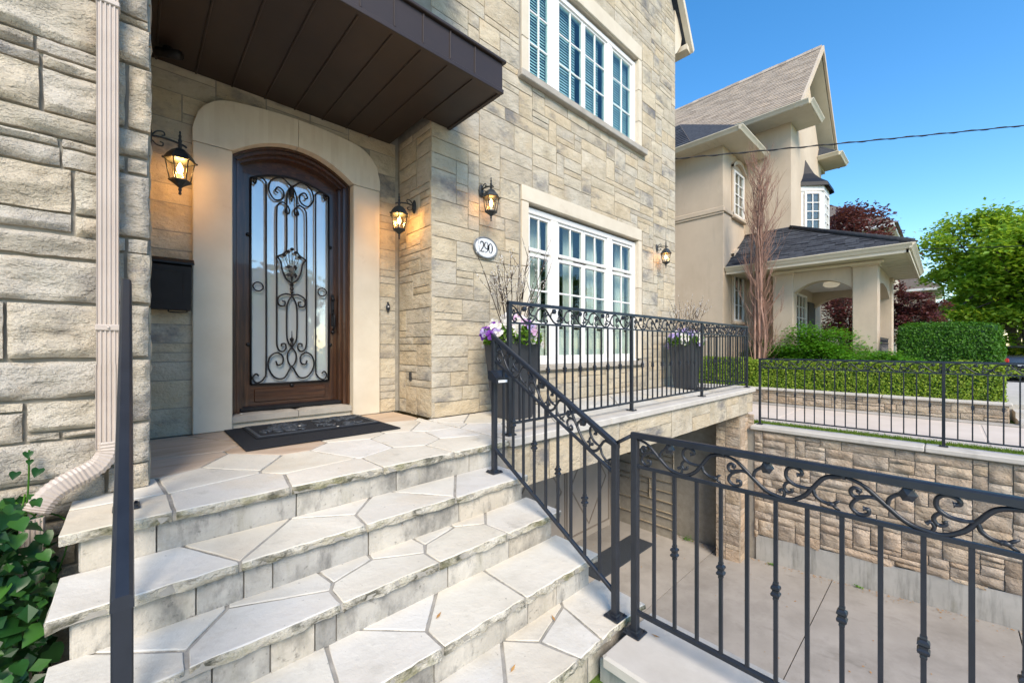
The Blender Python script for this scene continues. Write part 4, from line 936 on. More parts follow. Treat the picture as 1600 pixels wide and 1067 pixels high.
sg = thing('house_number_sign', 'oval white house number plate reading 290 on the facade', 'sign', (2.89, FY-.02, 1.84))
mb = MB(); mb.lathe([(1.0, 0), (1.06, .01), (1.06, .022), (1.0, .03), (.94, .026), (.9, .02)], 40, sx=.165, sy=.115); mb.xform(Matrix.Translation((2.89, FY-.006, 1.84)) @ Matrix.Rotation(R(90), 4, 'X')); part(sg, 'rim', mb, 'sign_rim')
mb = MB(); mb.lathe([(1, 0), (1, .004)], 40, sx=.150, sy=.103); mb.xform(Matrix.Translation((2.89, FY-.026, 1.84)) @ Matrix.Rotation(R(90), 4, 'X')); part(sg, 'face', mb, 'sign_white')
def stroke(mb, pts, wid, y):
    P = [Vector((p[0], 0, p[1])) for p in pts]; n = len(P); vs = []
    for i in range(n):
        d = (P[min(i+1, n-1)]-P[max(i-1, 0)]).normalized(); q = Vector((-d.z, 0, d.x))*wid[i]/2
        vs += [(P[i].x+q.x, y, P[i].z+q.z), (P[i].x-q.x, y, P[i].z-q.z)]
    mb.add(vs, [(2*i, 2*i+1, 2*i+3, 2*i+2) for i in range(n-1)])
def digit(ch, x, z, h):
    mb = MB(); y = FY-.0325; w_ = h*.5
    c2 = lambda P, k=6: [(p.x, p.y) for p in catmull([(a*w_+x, b*h+z, 0) for a, b in P], k)]
    if ch == '0':
        pts = c2([(.5, 1), (.1, .75), (.06, .5), (.1, .25), (.5, 0), (.9, .25), (.94, .5), (.9, .75), (.5, 1)]); n = len(pts)
        stroke(mb, pts, [h*(.045+.10*abs(math.sin(2*math.pi*i/(n-1)))) for i in range(n)], y)
    if ch == '9':
        pts = c2([(.92, .68), (.8, .45), (.5, .38), (.16, .5), (.08, .7), (.2, .92), (.5, 1), (.82, .9), (.94, .65), (.85, .3), (.6, .08), (.25, 0), (.1, .1)]); n = len(pts)
        stroke(mb, pts, [h*(.045+.09*abs(math.sin(math.pi*(pts[i][1]-z)/h*1.0))) if i > n*.45 or i < n*.05 else h*(.05+.06*(1-abs(pts[i][0]-x-.1*w_)/w_)) for i in range(n)], y)
    if ch == '2':
        pts = c2([(.1, .72), (.15, .9), (.5, 1), (.85, .88), (.88, .66), (.7, .42), (.3, .16), (.08, .05)]); n = len(pts)
        stroke(mb, pts, [h*(.05+.085*math.sin(math.pi*i/(n-1))) for i in range(n)], y)
        stroke(mb, [(x+.06*w_, z+.04*h), (x+.9*w_, z+.04*h)], [h*.10, h*.10], y); stroke(mb, [(x+.9*w_, z+.0*h), (x+.97*w_, z+.2*h)], [h*.04, h*.03], y)
    part(sg, 'digit', mb, 'black_metal')
for i, ch in enumerate('290'): digit(ch, 2.89-.088+i*.062, 1.785, .115)

mbx = thing('mailbox', 'black metal mailbox on the recess wall left of the door', 'mailbox', (.2, RY, 1.02))
mb = MB(); mb.prism([(RY, 1.02), (RY-.10, 1.02), (RY-.155, 1.36), (RY-.13, 1.40), (RY, 1.42)], 'x', .06, .335); part(mbx, 'body', mb, 'black_metal')
mb = MB(); mb.prism([(RY, 1.425), (RY-.13, 1.405), (RY-.175, 1.375), (RY-.175, 1.39), (RY-.13, 1.422), (RY, 1.442)], 'x', .04, .352); part(mbx, 'lid', mb, 'black_metal')
mb = MB()
for a, b, c, d in ((.09, .30, 1.07, 1.085), (.09, .30, 1.315, 1.33), (.09, .105, 1.085, 1.315), (.285, .30, 1.085, 1.315)):
    f_ = lambda z: RY-.10-.055*(z-1.02)/.34
    mb.add([(a, f_(c)-.004, c), (b, f_(c)-.004, c), (b, f_(d)-.004, d), (a, f_(d)-.004, d), (a, f_(c)+.004, c), (b, f_(c)+.004, c), (b, f_(d)+.004, d), (a, f_(d)+.004, d)], [(0, 1, 2, 3), (1, 0, 4, 5), (3, 2, 6, 7), (0, 3, 7, 4), (2, 1, 5, 6)])
part(mbx, 'front_moulding', mb, 'black_metal')
mb = MB(); mb.tube(catmull([(.20, RY-.10, 1.02), (.20, RY-.125, 1.0), (.30, RY-.125, 1.0), (.31, RY-.10, 1.02)], 3), .005, 5); part(mbx, 'paper_hook', mb, 'black_metal')
db = thing('doorbell', 'small dark ornate doorbell plate right of the door surround', 'doorbell', (2.075, RY, 1.17))
mb = MB(); mb.lathe([(.001, 0), (.03, 0), (.03, .008), (.022, .012), (.001, .012)], 12, sx=.8, sy=1.5); mb.sphere((0, .05, .004), .012, 6, 4); mb.sphere((0, -.05, .004), .012, 6, 4); mb.xform(Matrix.Translation((2.075, RY-.008, 1.17)) @ Matrix.Rotation(R(90), 4, 'X')); part(db, 'plate', mb, 'iron')
mb = MB(); mb.sphere((2.075, RY-.022, 1.175), .010, 8, 5); part(db, 'button', mb, 'sign_white')
sc_ = thing('security_camera', 'small black security camera under the canopy, left corner', 'camera', (.19, 4.0, 2.99))
mb = MB(); mb.lathe([(.035, -.02), (.035, 0)], 10, (.19, 4.02, 2.985)); mb.tube([(.19, 4.02, 2.98), (.19, 4.0, 2.94)], .012, 6); part(sc_, 'mount', mb, 'black_metal')
mb = MB(); mb.tube([(.13, 4.06, 2.95), (.25, 3.92, 2.91)], .035, 10); part(sc_, 'body', mb, 'black_metal')
pl = thing('post_light', 'small black solar light clipped to the upper stair post', 'lamp', (1.87, 2.2, .50))
mb = MB(); mb.prism([(2.19, .50), (2.10, .47), (2.10, .51), (2.16, .56), (2.19, .56)], 'x', 1.81, 1.93); part(pl, 'housing', mb, 'iron')
mb = MB(); mb.box(1.83, 1.91, 2.097, 2.10, .478, .495); part(pl, 'lens', mb, 'sign_white')
ol = MB(); ol.bbox(2.24, 2.245+.04, FY+.25, FY+.32, .40, .50, .003)
o = MB(); o.bbox(2.190, 2.199, 3.95, 4.0, .36, .45, .003); solo('outlet_cover', o, 'iron', 'tiny grey outlet cover low on the recess return wall', 'outlet', (2.19, 3.97, .40))

# downspout with elbows
ds = thing('downspout', 'fluted beige downspout at the left corner with kicked-out elbow', 'downspout', (-.093, 2.76, 0))
def dprof(wd, dp):
    P = []; n = 5
    for i in range(n):
        a = -wd/2 + wd*i/n; P += [(a+wd/n*.15, -dp/2), (a+wd/n*.35, -dp/2+.006), (a+wd/n*.65, -dp/2+.006), (a+wd/n*.85, -dp/2)]
    return P + [(wd/2, -dp/2+.01), (wd/2, dp/2-.01), (wd/2-.01, dp/2), (-wd/2+.01, dp/2), (-wd/2, dp/2-.01), (-wd/2, -dp/2+.01)]
def sweep(path, scales, wd=.078, dp=.055, cap=True):
    mb = MB(); path = [Vector(p) for p in path]; pf = dprof(wd, dp); n = len(pf); vs = []
    side = Vector((1, -.0, 0)); fw = Vector((0, -1, 0)); m = len(path)
    for i, p in enumerate(path):
        t_ = (path[min(i+1, m-1)]-path[max(i-1, 0)]).normalized()
        s = (side - t_*side.dot(t_)).normalized(); f_ = t_.cross(s); 
        if f_.dot(Vector((0, 1, 0))) < 0 and abs(t_.z) > .95: f_ = -f_
        for a, b in pf: vs.append(p + s*a*scales[i] + f_*b*scales[i])
    mb.add(vs, [(i*n+j, i*n+(j+1) % n, (i+1)*n+(j+1) % n, (i+1)*n+j) for i in range(m-1) for j in range(n)] + ([tuple(range(n)), tuple(range((m-1)*n, m*n))] if cap else []))
    return mb
part(ds, 'pipe', sweep([(-.093, 2.755, 4.5), (-.093, 2.755, 3), (-.093, 2.755, .62)], [1, 1, 1]), 'downspout_paint')
part(ds, 'pipe', sweep([(-.093, 2.755, .64), (-.093, 2.755, .24)], [1.06, 1.06]), 'downspout_paint')
def elbow(pts, k=7):
    c = catmull(pts, k); return c, [1.05 if i % 2 else .95 for i in range(len(c))]
def esweep(pts, rmaj=.041, rmin=.030):
    c, s = elbow(pts); mb = MB(); vs = []; n = 12; m = len(c); up = Vector((0, -1, 0))
    for i, p in enumerate(c):
        t_ = (c[min(i+1, m-1)]-c[max(i-1, 0)]).normalized(); f_ = (up - t_*up.dot(t_)).normalized(); a = t_.cross(f_)
        for j in range(n):
            th = 2*math.pi*j/n; ca, sa = math.cos(th), math.sin(th); q = (abs(ca)**4+abs(sa)**4)**-.25
            vs.append(p + (a*ca*rmaj + f_*sa*rmin)*q*s[i])
    mb.add(vs, [(i*n+j, i*n+(j+1) % n, (i+1)*n+(j+1) % n, (i+1)*n+j) for i in range(m-1) for j in range(n)]); return mb
part(ds, 'elbow', esweep([(-.093, 2.755, .27), (-.095, 2.752, .215), (-.125, 2.735, .165), (-.175, 2.71, .135)]), 'downspout_paint')
part(ds, 'elbow', esweep([(-.17, 2.712, .138), (-.215, 2.69, .118), (-.26, 2.665, .09), (-.29, 2.65, .05), (-.305, 2.645, .02)], .0425, .0315), 'downspout_paint')
mb = MB(); mb.bbox(-.136, -.05, 2.722, 2.79, .80, .83, .004); mb.sphere((-.09, 2.72, .815), .006, 6, 4); part(ds, 'strap', mb, 'downspout_paint')
mb = MB(); mb.bbox(-.136, -.05, 2.722, 2.79, 2.36, 2.385, .004); part(ds, 'strap', mb, 'downspout_paint')
dr_ = solo('drain_pipe', sweep([(-.315, 2.63, -.0), (-.315, 2.63, -.9)], [.9, .9]), 'downspout_paint', 'short beige drain pipe standing below the downspout elbow, among the ivy', 'pipe', (-.315, 2.63, -.9))

# mats
dm = thing('door_mat', 'large dark door mat with raised scrollwork rubber panel at front door', 'mat', (1.14, 3.75, 0))
mb = MB(); mb.bbox(.56, 1.725, 3.29, 4.225, .004, .014, .004); part(dm, 'carpet_base', mb, 'carpet')
mb = MB(); mb.bbox(.685, 1.685, 3.61, 4.19, .014, .026, .004); part(dm, 'panel_base', mb, 'carpet'); mb = MB(); mb.bbox(.70, 1.67, 3.625, 3.65, .024, .032, .003); mb.bbox(.70, 1.67, 4.15, 4.175, .024, .032, .003); mb.bbox(.70, .725, 3.65, 4.15, .024, .032, .003); mb.bbox(1.645, 1.67, 3.65, 4.15, .024, .032, .003)  # panel base takes the dark carpet tone for the shaded gaps between scrolls
part(dm, 'rubber_border', mb, 'rubber')
mb = MB()
for i in range(46):
    x, y = random.uniform(.78, 1.58), random.uniform(3.70, 4.1); a = random.uniform(0, 6.28); r = random.uniform(.04, .075); tn = random.choice((-1, 1))
    mb.tube([(min(1.63, max(.735, x+r*(1-.06*k)*math.cos(a+tn*k*.5))), min(4.14, max(3.66, y+r*(1-.06*k)*math.sin(a+tn*k*.5))), .029) for k in range(10)], [.010]*9+[.005], 5)
part(dm, 'scrollwork', mb, 'rubber', stuff=True)  # lighter tone than the panel base: highlights on the relief put into the colour
mb = MB(); mb.bbox(5.4, 7.15, 3.75, 4.25, -2.985, -2.965, .005); solo('garage_mat', mb, 'rubber', 'plain black rubber mat in front of the garage door', 'mat', (6.2, 4, -2.98))
for i, (x, y, z) in enumerate([(1.30, 3.62, .034), (1.06, 3.86, .036), (.70, 4.30, .128)]):
    mb = MB(); mb.sphere((x, y, z), .009, 6, 4, (1.5, 1, .5)); solo('petal', mb, 'petal_white', ['white fallen petal at the front of the mat panel', 'white fallen petal on the middle of the mat panel', 'white fallen petal on the doorstep, left end'][i], 'petal', (x, y, z-.005))
for i, (x, y, z, a) in enumerate([(1.03, 1.60, -.522, .4), (1.60, 1.40, -.696, 1.2), (1.22, 1.30, -.695, .3), (1.90, .99, -.722, 2)]):
    mb = MB(); v = Matrix.Rotation(a, 3, 'Z'); P = [v @ Vector(p) for p in ((-.022, 0, .004), (-.005, .007, .007), (.02, 0, .012), (-.004, -.007, .006))]
    mb.add([tuple(Vector((x, y, z))+p) for p in P], [(0, 1, 2, 3)]); solo('fallen_leaf', mb, 'dry_leaf', ['small brown leaf on the fourth tread, middle of the step', 'brown leaf against the lowest riser, right end', 'brown leaf on the middle of the landing', 'brown leaf on the coping beside the near railing post'][i], 'leaf', (x, y, z))

# ------------------------------------------------------------------ planters with pansies and pussy willow
def planter(label, x, y):
    T = thing('planter', label, 'planter', (0, 0, 0), 'tall planters')
    mb = MB(); t_, b_ = .215, .145
    rings = []
    for h, wz in ((0, b_), (.84, t_), (.84, t_-.02), (.80, t_-.025)): rings += [(-wz, -wz, h), (wz, -wz, h), (wz, wz, h), (-wz, wz, h)]
    mb.add(rings, [(i*4+j, i*4+(j+1) % 4, (i+1)*4+(j+1) % 4, (i+1)*4+j) for i in range(3) for j in range(4)] + [(3, 2, 1, 0)])
    obj('pot', mb.mesh('pot', 'planter'), T)
    mb = MB(); mb.add([(-.19, -.19, .79), (.19, -.19, .79), (.19, .19, .79), (-.19, .19, .79)], [(0, 1, 2, 3)]); obj('soil', mb.mesh('soil', 'soil'), T)
    T.location = (x, y, .004); return T
planter('tall tapered charcoal planter at the steps end of the terrace', 2.86, 3.06)
planter('tall tapered charcoal planter at the far end of the terrace', 7.16, 3.16)
def flower_mesh(name, mat):
    mb = MB()
    for k, (a, s) in enumerate(((.5, 1), (1.9, .95), (3.1, .9), (4.7, 1.15), (5.9, .9))):
        c, s_ = math.cos(a), math.sin(a); r = .020*s; n = 6
        vs = [(0, 0, 0)] + [(c*r + r*.85*math.cos(2*math.pi*j/n), s_*r + r*.85*math.sin(2*math.pi*j/n), .004+.004*math.sin(j*2.2+k)) for j in range(n)]
        mb.add(vs, [(0, 1+j, 1+(j+1) % n) for j in range(n)])
    return mb.mesh(name, mat)
FLW = {m: flower_mesh('flower', m) for m in ('petal_purple', 'petal_white', 'petal_pink', 'petal_lilac')}
def pansies(label, x, y, seed, mix):
    rn = random.Random(seed); T = thing('pansy_plant', label, 'flowers', (x, y, .80), 'pansies in the planters')
    mb = MB()
    for _ in range(2300):
        a = rn.uniform(0, 6.28); r = .285*math.sqrt(rn.random()); h = rn.uniform(-.01, .15)*(1-.4*(r/.25)) + .015 - (.09*rn.random() if r > .22 else 0)
        leaf(mb, (x+r*math.cos(a)*1.05, y+r*math.sin(a)*1.05, .80+h+.02), rn.uniform(.03, .055), (rn.gauss(0, .6), rn.gauss(0, .6)-.3, .8), rn.uniform(0, 6.28), 0, .3, .65)
    part(T, 'foliage', mb, 'pansy_leaf')
    for i in range(96):
        a = rn.uniform(0, 6.28); r = .31*math.sqrt(rn.random()); h = .19*(1-(r/.34)**2)+rn.uniform(0, .06)
        if r > .23 and rn.random() < .4: h -= .10
        sx = r*math.cos(a); m_ = rn.choices(('petal_purple', 'petal_white', 'petal_pink', 'petal_lilac'), mix(sx))[0]
        o = obj('flower', FLW[m_], T); o.location = (sx, r*math.sin(a), h); s_ = rn.uniform(1.0, 1.5); o.scale = (s_, s_, s_)
        d = Vector((sx*1.5-.25, r*math.sin(a)*1.5-.55, .30+rn.gauss(0, .25))).normalized()
        o.rotation_euler = d.to_track_quat('Z', 'Y').to_euler()
    return T
pansies('purple white and pink pansies in the planter nearest the steps', 2.86, 3.06, 4, lambda s: (4, 3, 2, .5) if s < -.05 else (.6, 5, 5, 1))
pansies('white and lilac pansies in the far terrace planter', 7.16, 3.16, 9, lambda s: (1, 4, 1, 3))
def willow(label, x, y, seed, nb, hmax):
    rn = random.Random(seed); T = thing('branch_arrangement', label, 'branches', (x, y, .80), 'pussy willow branches')
    for i in range(nb):
        a = rn.uniform(0, 6.28); tilt = rn.uniform(.05, .50); h = rn.uniform(.6, 1)*hmax; b = Vector((x+.06*math.cos(a), y+.06*math.sin(a), .79))
        d = Vector((math.cos(a)*tilt, math.sin(a)*tilt, 1)); mb = MB(); P = [b + d*h*t_ + Vector((rn.gauss(0, .008), rn.gauss(0, .008), 0)) for t_ in (0, .25, .5, .75, 1)]
        mb.tube(P, [.006, .005, .004, .003, .0015], 5); tips = [P]
        for _ in range(rn.randint(3, 6)):
            k = rn.uniform(.35, .9); p = b+d*h*k; e = (d + Vector((rn.gauss(0, .4), rn.gauss(0, .4), 0))).normalized()*rn.uniform(.12, .32); Q = [p, p+e*.5+rv(.006), p+e]; mb.tube(Q, [.003, .0025, .0012], 4); tips.append(Q)
        br = part(T, 'branch', mb, 'twig'); bm = MB()
        for Q in tips:
            for _ in range(4):
                k = rn.uniform(.35, 1)*(len(Q)-1); j = min(int(k), len(Q)-2); p = Q[j].lerp(Q[j+1], k-j); bm.sphere(p+rv(.003), .0055, 5, 3, (.8, .8, 1.6))
        part(br, 'buds', bm, 'bud', stuff=True)
willow('bare budding branches standing in the planter nearest the steps', 2.86, 3.06, 2, 17, .98)
willow('bare budding branches standing in the far terrace planter', 7.16, 3.16, 6, 15, .80)

# ivy at the left of the steps
iv = thing('climbing_plant', 'dark green heart-leaved climbing plant left of the steps', 'plant', (-.45, 2.4, -.9))
def heart(s, fold):
    P = [(0, 0), (.30, -.16), (.50, .06), (.47, .36), (.28, .68), (0, 1.0), (-.28, .68), (-.47, .36), (-.50, .06), (-.30, -.16), (0, .42)]
    mb = MB(); vs = [(a*s, b*s-.1*s, abs(a)*s*fold - (b-.4)**2*s*.25) for a, b in P]
    mb.add(vs, [(10, 0, 1, 2), (10, 2, 3, 4), (10, 4, 5), (10, 5, 6), (10, 6, 7, 8), (10, 8, 9, 0)], 0, True); return mb.mesh('leaf', 'ivy_leaf')
LV = [heart(.054, .35), heart(.044, .2), heart(.062, .45)]
rn = random.Random(12); stems = MB()
def ivy_leaf(p, nrm, sc1):
    o = obj('leaf', rn.choice(LV), iv); o.location = Vector(p)-Vector(iv.location); o.scale = (sc1,)*3
    n = Vector(nrm).normalized(); z = n; yy = Vector((rn.gauss(0, .5), rn.gauss(0, .2), -1)); yy = (yy - z*yy.dot(z)).normalized(); xx = yy.cross(z)
    o.rotation_euler = Matrix((xx, yy, z)).transposed().to_euler()
for i in range(288):
    z = -.88 + 1.0*rn.random()**.8; top = (z+.88)/1.05
    x = rn.uniform(-.52, -.235) if z < -.2 else rn.uniform(-.56, -.28); y = rn.uniform(2.0, 2.74) if z < -.25 else rn.uniform(2.3, 2.78)
    if x > -.36 and z > -.12 and y > 2.5: x -= .14
    ivy_leaf((x, y, z), (rn.gauss(.15, .35), -.7+rn.gauss(0, .3), .75+rn.gauss(0, .25)), rn.uniform(.6, 1.3))
for (x, y, z, s) in [(-.34, 2.74, .26, .6), (-.375, 2.74, .18, .8), (-.31, 2.74, .18, .75), (-.335, 2.74, .225, .55), (-.315, 2.70, .08, .9), (-.37, 2.7, .05, .8), (-.30, 2.62, .0, .9), (-.27, 2.5, -.04, 1), (-.26, 2.4, -.08, 1)]: ivy_leaf((x, y, z), (.15, -.8, .6), s)
for i in range(14):
    x = rn.uniform(-.8, -.3); stems.tube(catmull([(x, 2.3, -.9), (x+rn.gauss(0, .06), 2.45, -.5), (x+rn.gauss(0, .06), 2.65, -.1), (x+rn.gauss(0, .03), 2.75, rn.uniform(0, .1))], 4), .004, 4)
stems.tube(catmull([(-.36, 2.6, -.5), (-.35, 2.7, -.1), (-.34, 2.745, .1), (-.338, 2.75, .27)], 4), .004, 4)
part(iv, 'stem', stems, 'hedge_leaf')
fo = MB()
for _ in range(1500):
    z = rn.uniform(-.88, .06); leaf(fo, (rn.uniform(-.62, -.25) if z < -.1 else rn.uniform(-.6, -.33), rn.uniform(2.25, 2.79), z), rn.uniform(.03, .065), (rn.gauss(.1, .4), -.7+rn.gauss(0, .3), .7), rn.uniform(0, 6.28), 0, .3, .8)
part(iv, 'small_leaves', fo, 'ivy_leaf', stuff=True)
bed = MB(); bed.box(-2.5, -.16, 1.0, 2.83, -1, -.87); struct('flower_bed', bed, 'ground_soil')

# weeds in the drive joint
wd = MB()
for (x0, y0, n, r) in [(5.02, 1.9, 60, .05), (5.03, 1.0, 40, .04), (5.02, 1.4, 25, .03), (7.78, 3.4, 60, .06), (7.84, .9, 25, .03), (7.80, 2.0, 30, .03)]:
    for _ in range(n): leaf(wd, (x0+random.gauss(0, r*.5), y0+random.gauss(0, r), zdrive(y0)+.01+abs(random.gauss(0, r*.5))), .03, (random.gauss(0, .5), random.gauss(0, .5), 1), random.uniform(0, 6.28))
o = obj('weeds', wd.mesh('weeds', 'shrub_leaf')); o['kind'] = 'stuff'; o['label'] = 'small green weeds growing in the drive joints'; o['category'] = 'weeds'

# ------------------------------------------------------------------ the neighbour's house
NB = (14, 3.09, -.5)
nh = thing('neighbour_house', 'tan stucco house with steep gabled roof and arched front porch', 'house', NB)
XW, YW = 12.2, 4.32              # wing corner
mb = MB()
mb.box(XW, 14.05, YW, 11, -.7, 6.46)
part(nh, 'wall', mb, 'stucco')
mb = MB(); mb.box(14, 18.2, 3.09, 14, -.7, 7.32); mb.prism([(14, 7.32), (18.2, 7.32), (16.1, 9.75)], 'y', 3.10, 13.9); part(nh, 'wall', mb, 'stucco')
mb = MB(); mb.bbox(XW-.05, XW+.002, YW-.05, 11, 4.58, 4.72, .015); mb.bbox(XW+.002, 14.0, YW-.05, YW+.002, 4.58, 4.72, .015); mb.bbox(XW-.03, XW, YW-.03, 11, 4.52, 4.58, .01); part(nh, 'string_course', mb, 'stucco')
mb = MB(); mb.bbox(XW-.04, XW+.18, YW+2.0, YW+2.35, -.6, 6.4, .01); part(nh, 'pilaster', mb, 'stucco')
# main roof: two slopes of shingle courses
def courses(p0, p1, q0, q1, n, th, lift=.012):
    """roof slope from eave p0-p1 up to ridge q0-q1, laid as n overlapping courses"""
    mb = MB(); p0, p1, q0, q1 = map(Vector, (p0, p1, q0, q1)); nr = (p1-p0).cross(q0-p0).normalized()
    if nr.z < 0: nr = -nr
    for k in range(n):
        a, b = k/n, min(1, (k+1.15)/n); A, B, C, D = p0.lerp(q0, a)+nr*th, p1.lerp(q1, a)+nr*th, p1.lerp(q1, b)+nr*(th-lift), p0.lerp(q0, b)+nr*(th-lift)
        mb.add([A, B, C, D, A-nr*lift*1.3, B-nr*lift*1.3], [(0, 1, 2, 3), (4, 5, 1, 0)])
    return mb
def shingle_courses(p0, p1, q0, q1, n, th, wd, lift=.015):
    mb = MB(); p0, p1, q0, q1 = map(Vector, (p0, p1, q0, q1)); nr = (p1-p0).cross(q0-p0).normalized()
    if nr.z < 0: nr = -nr
    for k in range(n):
        a, b = k/n, min(1, (k+1.2)/n); A, B, C, D = p0.lerp(q0, a), p1.lerp(q1, a), p1.lerp(q1, b), p0.lerp(q0, b)
        m = max(1, int((B-A).length/wd)); off = (k % 2)*.5/m + random.uniform(-.1, .1)/m
        cut = [0]+[min(1, max(0, (i+.5+off*0)/m + off + random.uniform(-.12, .12)/m)) for i in range(m)]+[1]
        cut = sorted(cut)
        for s, e in zip(cut, cut[1:]):
            if e-s < 1e-3: continue
            j = random.uniform(0, .006); dn = (A-D).normalized()*random.uniform(0, .012)
            w_ = [A.lerp(B, s)+nr*(th+j)+dn, A.lerp(B, e)+nr*(th+j)+dn, D.lerp(C, e)+nr*(th+j-lift), D.lerp(C, s)+nr*(th+j-lift)]
            mb.add(w_+[w_[0]-nr*lift, w_[1]-nr*lift], [(0, 1, 2, 3), (4, 5, 1, 0)])
    return mb
mb = MB()
EX0, EX1, EZ, RX, RZ, GY = 13.3, 18.9, 7.42, 16.1, 10.34, 2.72
mb.prism([(EX0, EZ-.04), (RX, RZ-.04), (EX1, EZ-.04), (EX1-.12, EZ-.1), (RX, RZ-.16), (EX0+.12, EZ-.1)], 'y', GY+.02, 14.4); rfm = part(nh, 'roof', mb, 'cream_paint')
part(rfm, 'shingles', shingle_courses((EX0, GY, EZ), (EX0, 14.4, EZ), (RX, GY, RZ), (RX, 14.4, RZ), 30, .02, .28), 'shingle_tan', stuff=True)
part(rfm, 'shingles', shingle_courses((EX1, GY, EZ), (EX1, 14.4, EZ), (RX, GY, RZ), (RX, 14.4, RZ), 30, .02, .28), 'shingle_tan', stuff=True)
mb = MB()
for y in [GY+i*.24 for i in range(48)]: mb.prism([(RX-.14, RZ-.10), (RX, RZ+.06+.01*(int(y*10) % 2)), (RX+.14, RZ-.10), (RX, RZ+.03)], 'y', y, y+.25)
part(rfm, 'ridge_cap', mb, 'shingle_tan')
mb = MB(); mb.prism([(EX0-.02, EZ-.14), (EX0-.02, EZ+.02), (RX, RZ+.02), (EX1+.02, EZ+.02), (EX1+.02, EZ-.14), (RX, RZ-.16)], 'y', GY-.06, GY); part(rfm, 'bargeboard', mb, 'stucco')
mb = MB(); mb.bbox(14.35, 14.65, 6.8, 7.15, 8.6, 8.85, .02); part(rfm, 'roof_vent', mb, 'black_metal')
# boxed eaves with gutters
def eave(x0, x1, y0, y1, z0, z1, name='eave'):
    m1 = MB(); m1.box(x0, x1, y0, y1, z0, z1); e = part(nh, name, m1, 'cream_paint')
    return e
def gutter(par, a, b, side):
    """k-style gutter along a..b; side is the outward direction"""
    a, b, s = Vector(a), Vector(b), Vector(side); mb = MB(); pr = [(0, -.12), (.03, -.12), (.06, -.07), (.10, -.02), (.10, .0), (0, 0)]
    vs = [p + s*q + Z_*h for p in (a, b) for q, h in pr]; n = len(pr)
    mb.add(vs, [(j, (j+1) % n, n+(j+1) % n, n+j) for j in range(n)] + [tuple(range(n)), tuple(range(n, 2*n))]); part(par, 'gutter', mb, 'cream_paint')
e = eave(EX0, 14.0, 2.52, 14, 7.29, 7.40); gutter(e, (EX0, 2.52, 7.42), (EX0, 14, 7.42), (-1, 0, 0))
e = eave(14.0, 14.75, 2.52, 3.09, 7.29, 7.40); gutter(e, (EX0, 2.52, 7.42), (14.75, 2.52, 7.42), (0, -1, 0))
mb = MB(); mb.add([(EX0, 2.52, 7.43), (14.75, 2.52, 7.43), (14.75, 3.09, 7.75), (14.0, 3.09, 7.75)], [(0, 1, 2, 3)]); part(e, 'return_roof', mb, 'shingle_dark')
e = eave(17.6, EX1, 2.50, 3.09, 7.29, 7.40); gutter(e, (17.6, 2.50, 7.42), (EX1, 2.50, 7.42), (0, -1, 0)); gutter(e, (17.6, 3.09, 7.42), (17.6, 2.50, 7.42), (-1, 0, 0))
mb = MB(); mb.add([(17.6, 2.50, 7.43), (EX1, 2.50, 7.43), (EX1, 3.09, 7.9), (17.9, 3.09, 7.9)], [(0, 1, 2, 3)]); mb.add([(17.6, 2.5, 7.43), (17.9, 3.09, 7.9), (17.6, 3.09, 7.43)], [(0, 1, 2)]); part(e, 'return_roof', mb, 'shingle_dark')
e = eave(18.2, EX1, 3.09, 14, 7.20, 7.40)
e = eave(11.7, 14.0, 3.72, 11, 6.45, 6.55); gutter(e, (11.7, 3.72, 6.57), (11.7, 11, 6.57), (-1, 0, 0)); gutter(e, (11.6, 3.72, 6.57), (14.0, 3.72, 6.57), (0, -1, 0))
for i in range(40):
    y = 4.3+i*.16; mb = MB(); mb.box(11.78, XW-.06, y, y+.02, 6.442, 6.451); 
    if i == 0: grooves = MB()
    grooves.add(mb.v, mb.f)
part(e, 'soffit_vents', grooves, 'cream_paint')
mb = shingle_courses((11.7, 5.0, 6.58), (11.7, 11, 6.58), (13.6, 6.2, 8.3), (13.6, 11, 8.3), 14, .02, .3); mb2 = shingle_courses((11.7, 3.72, 6.58), (14, 3.72, 6.58), (13.0, 5.0, 7.3), (14, 5.0, 7.3), 7, .02, .3)
mb.add(mb2.v, mb2.f); mb.add([(11.7, 3.72, 6.6), (11.7, 5.0, 6.6), (13.6, 6.2, 8.32), (13.0, 5.0, 7.32)], [(0, 1, 2, 3)]); wr = part(nh, 'wing_roof', mb, 'shingle_dark')
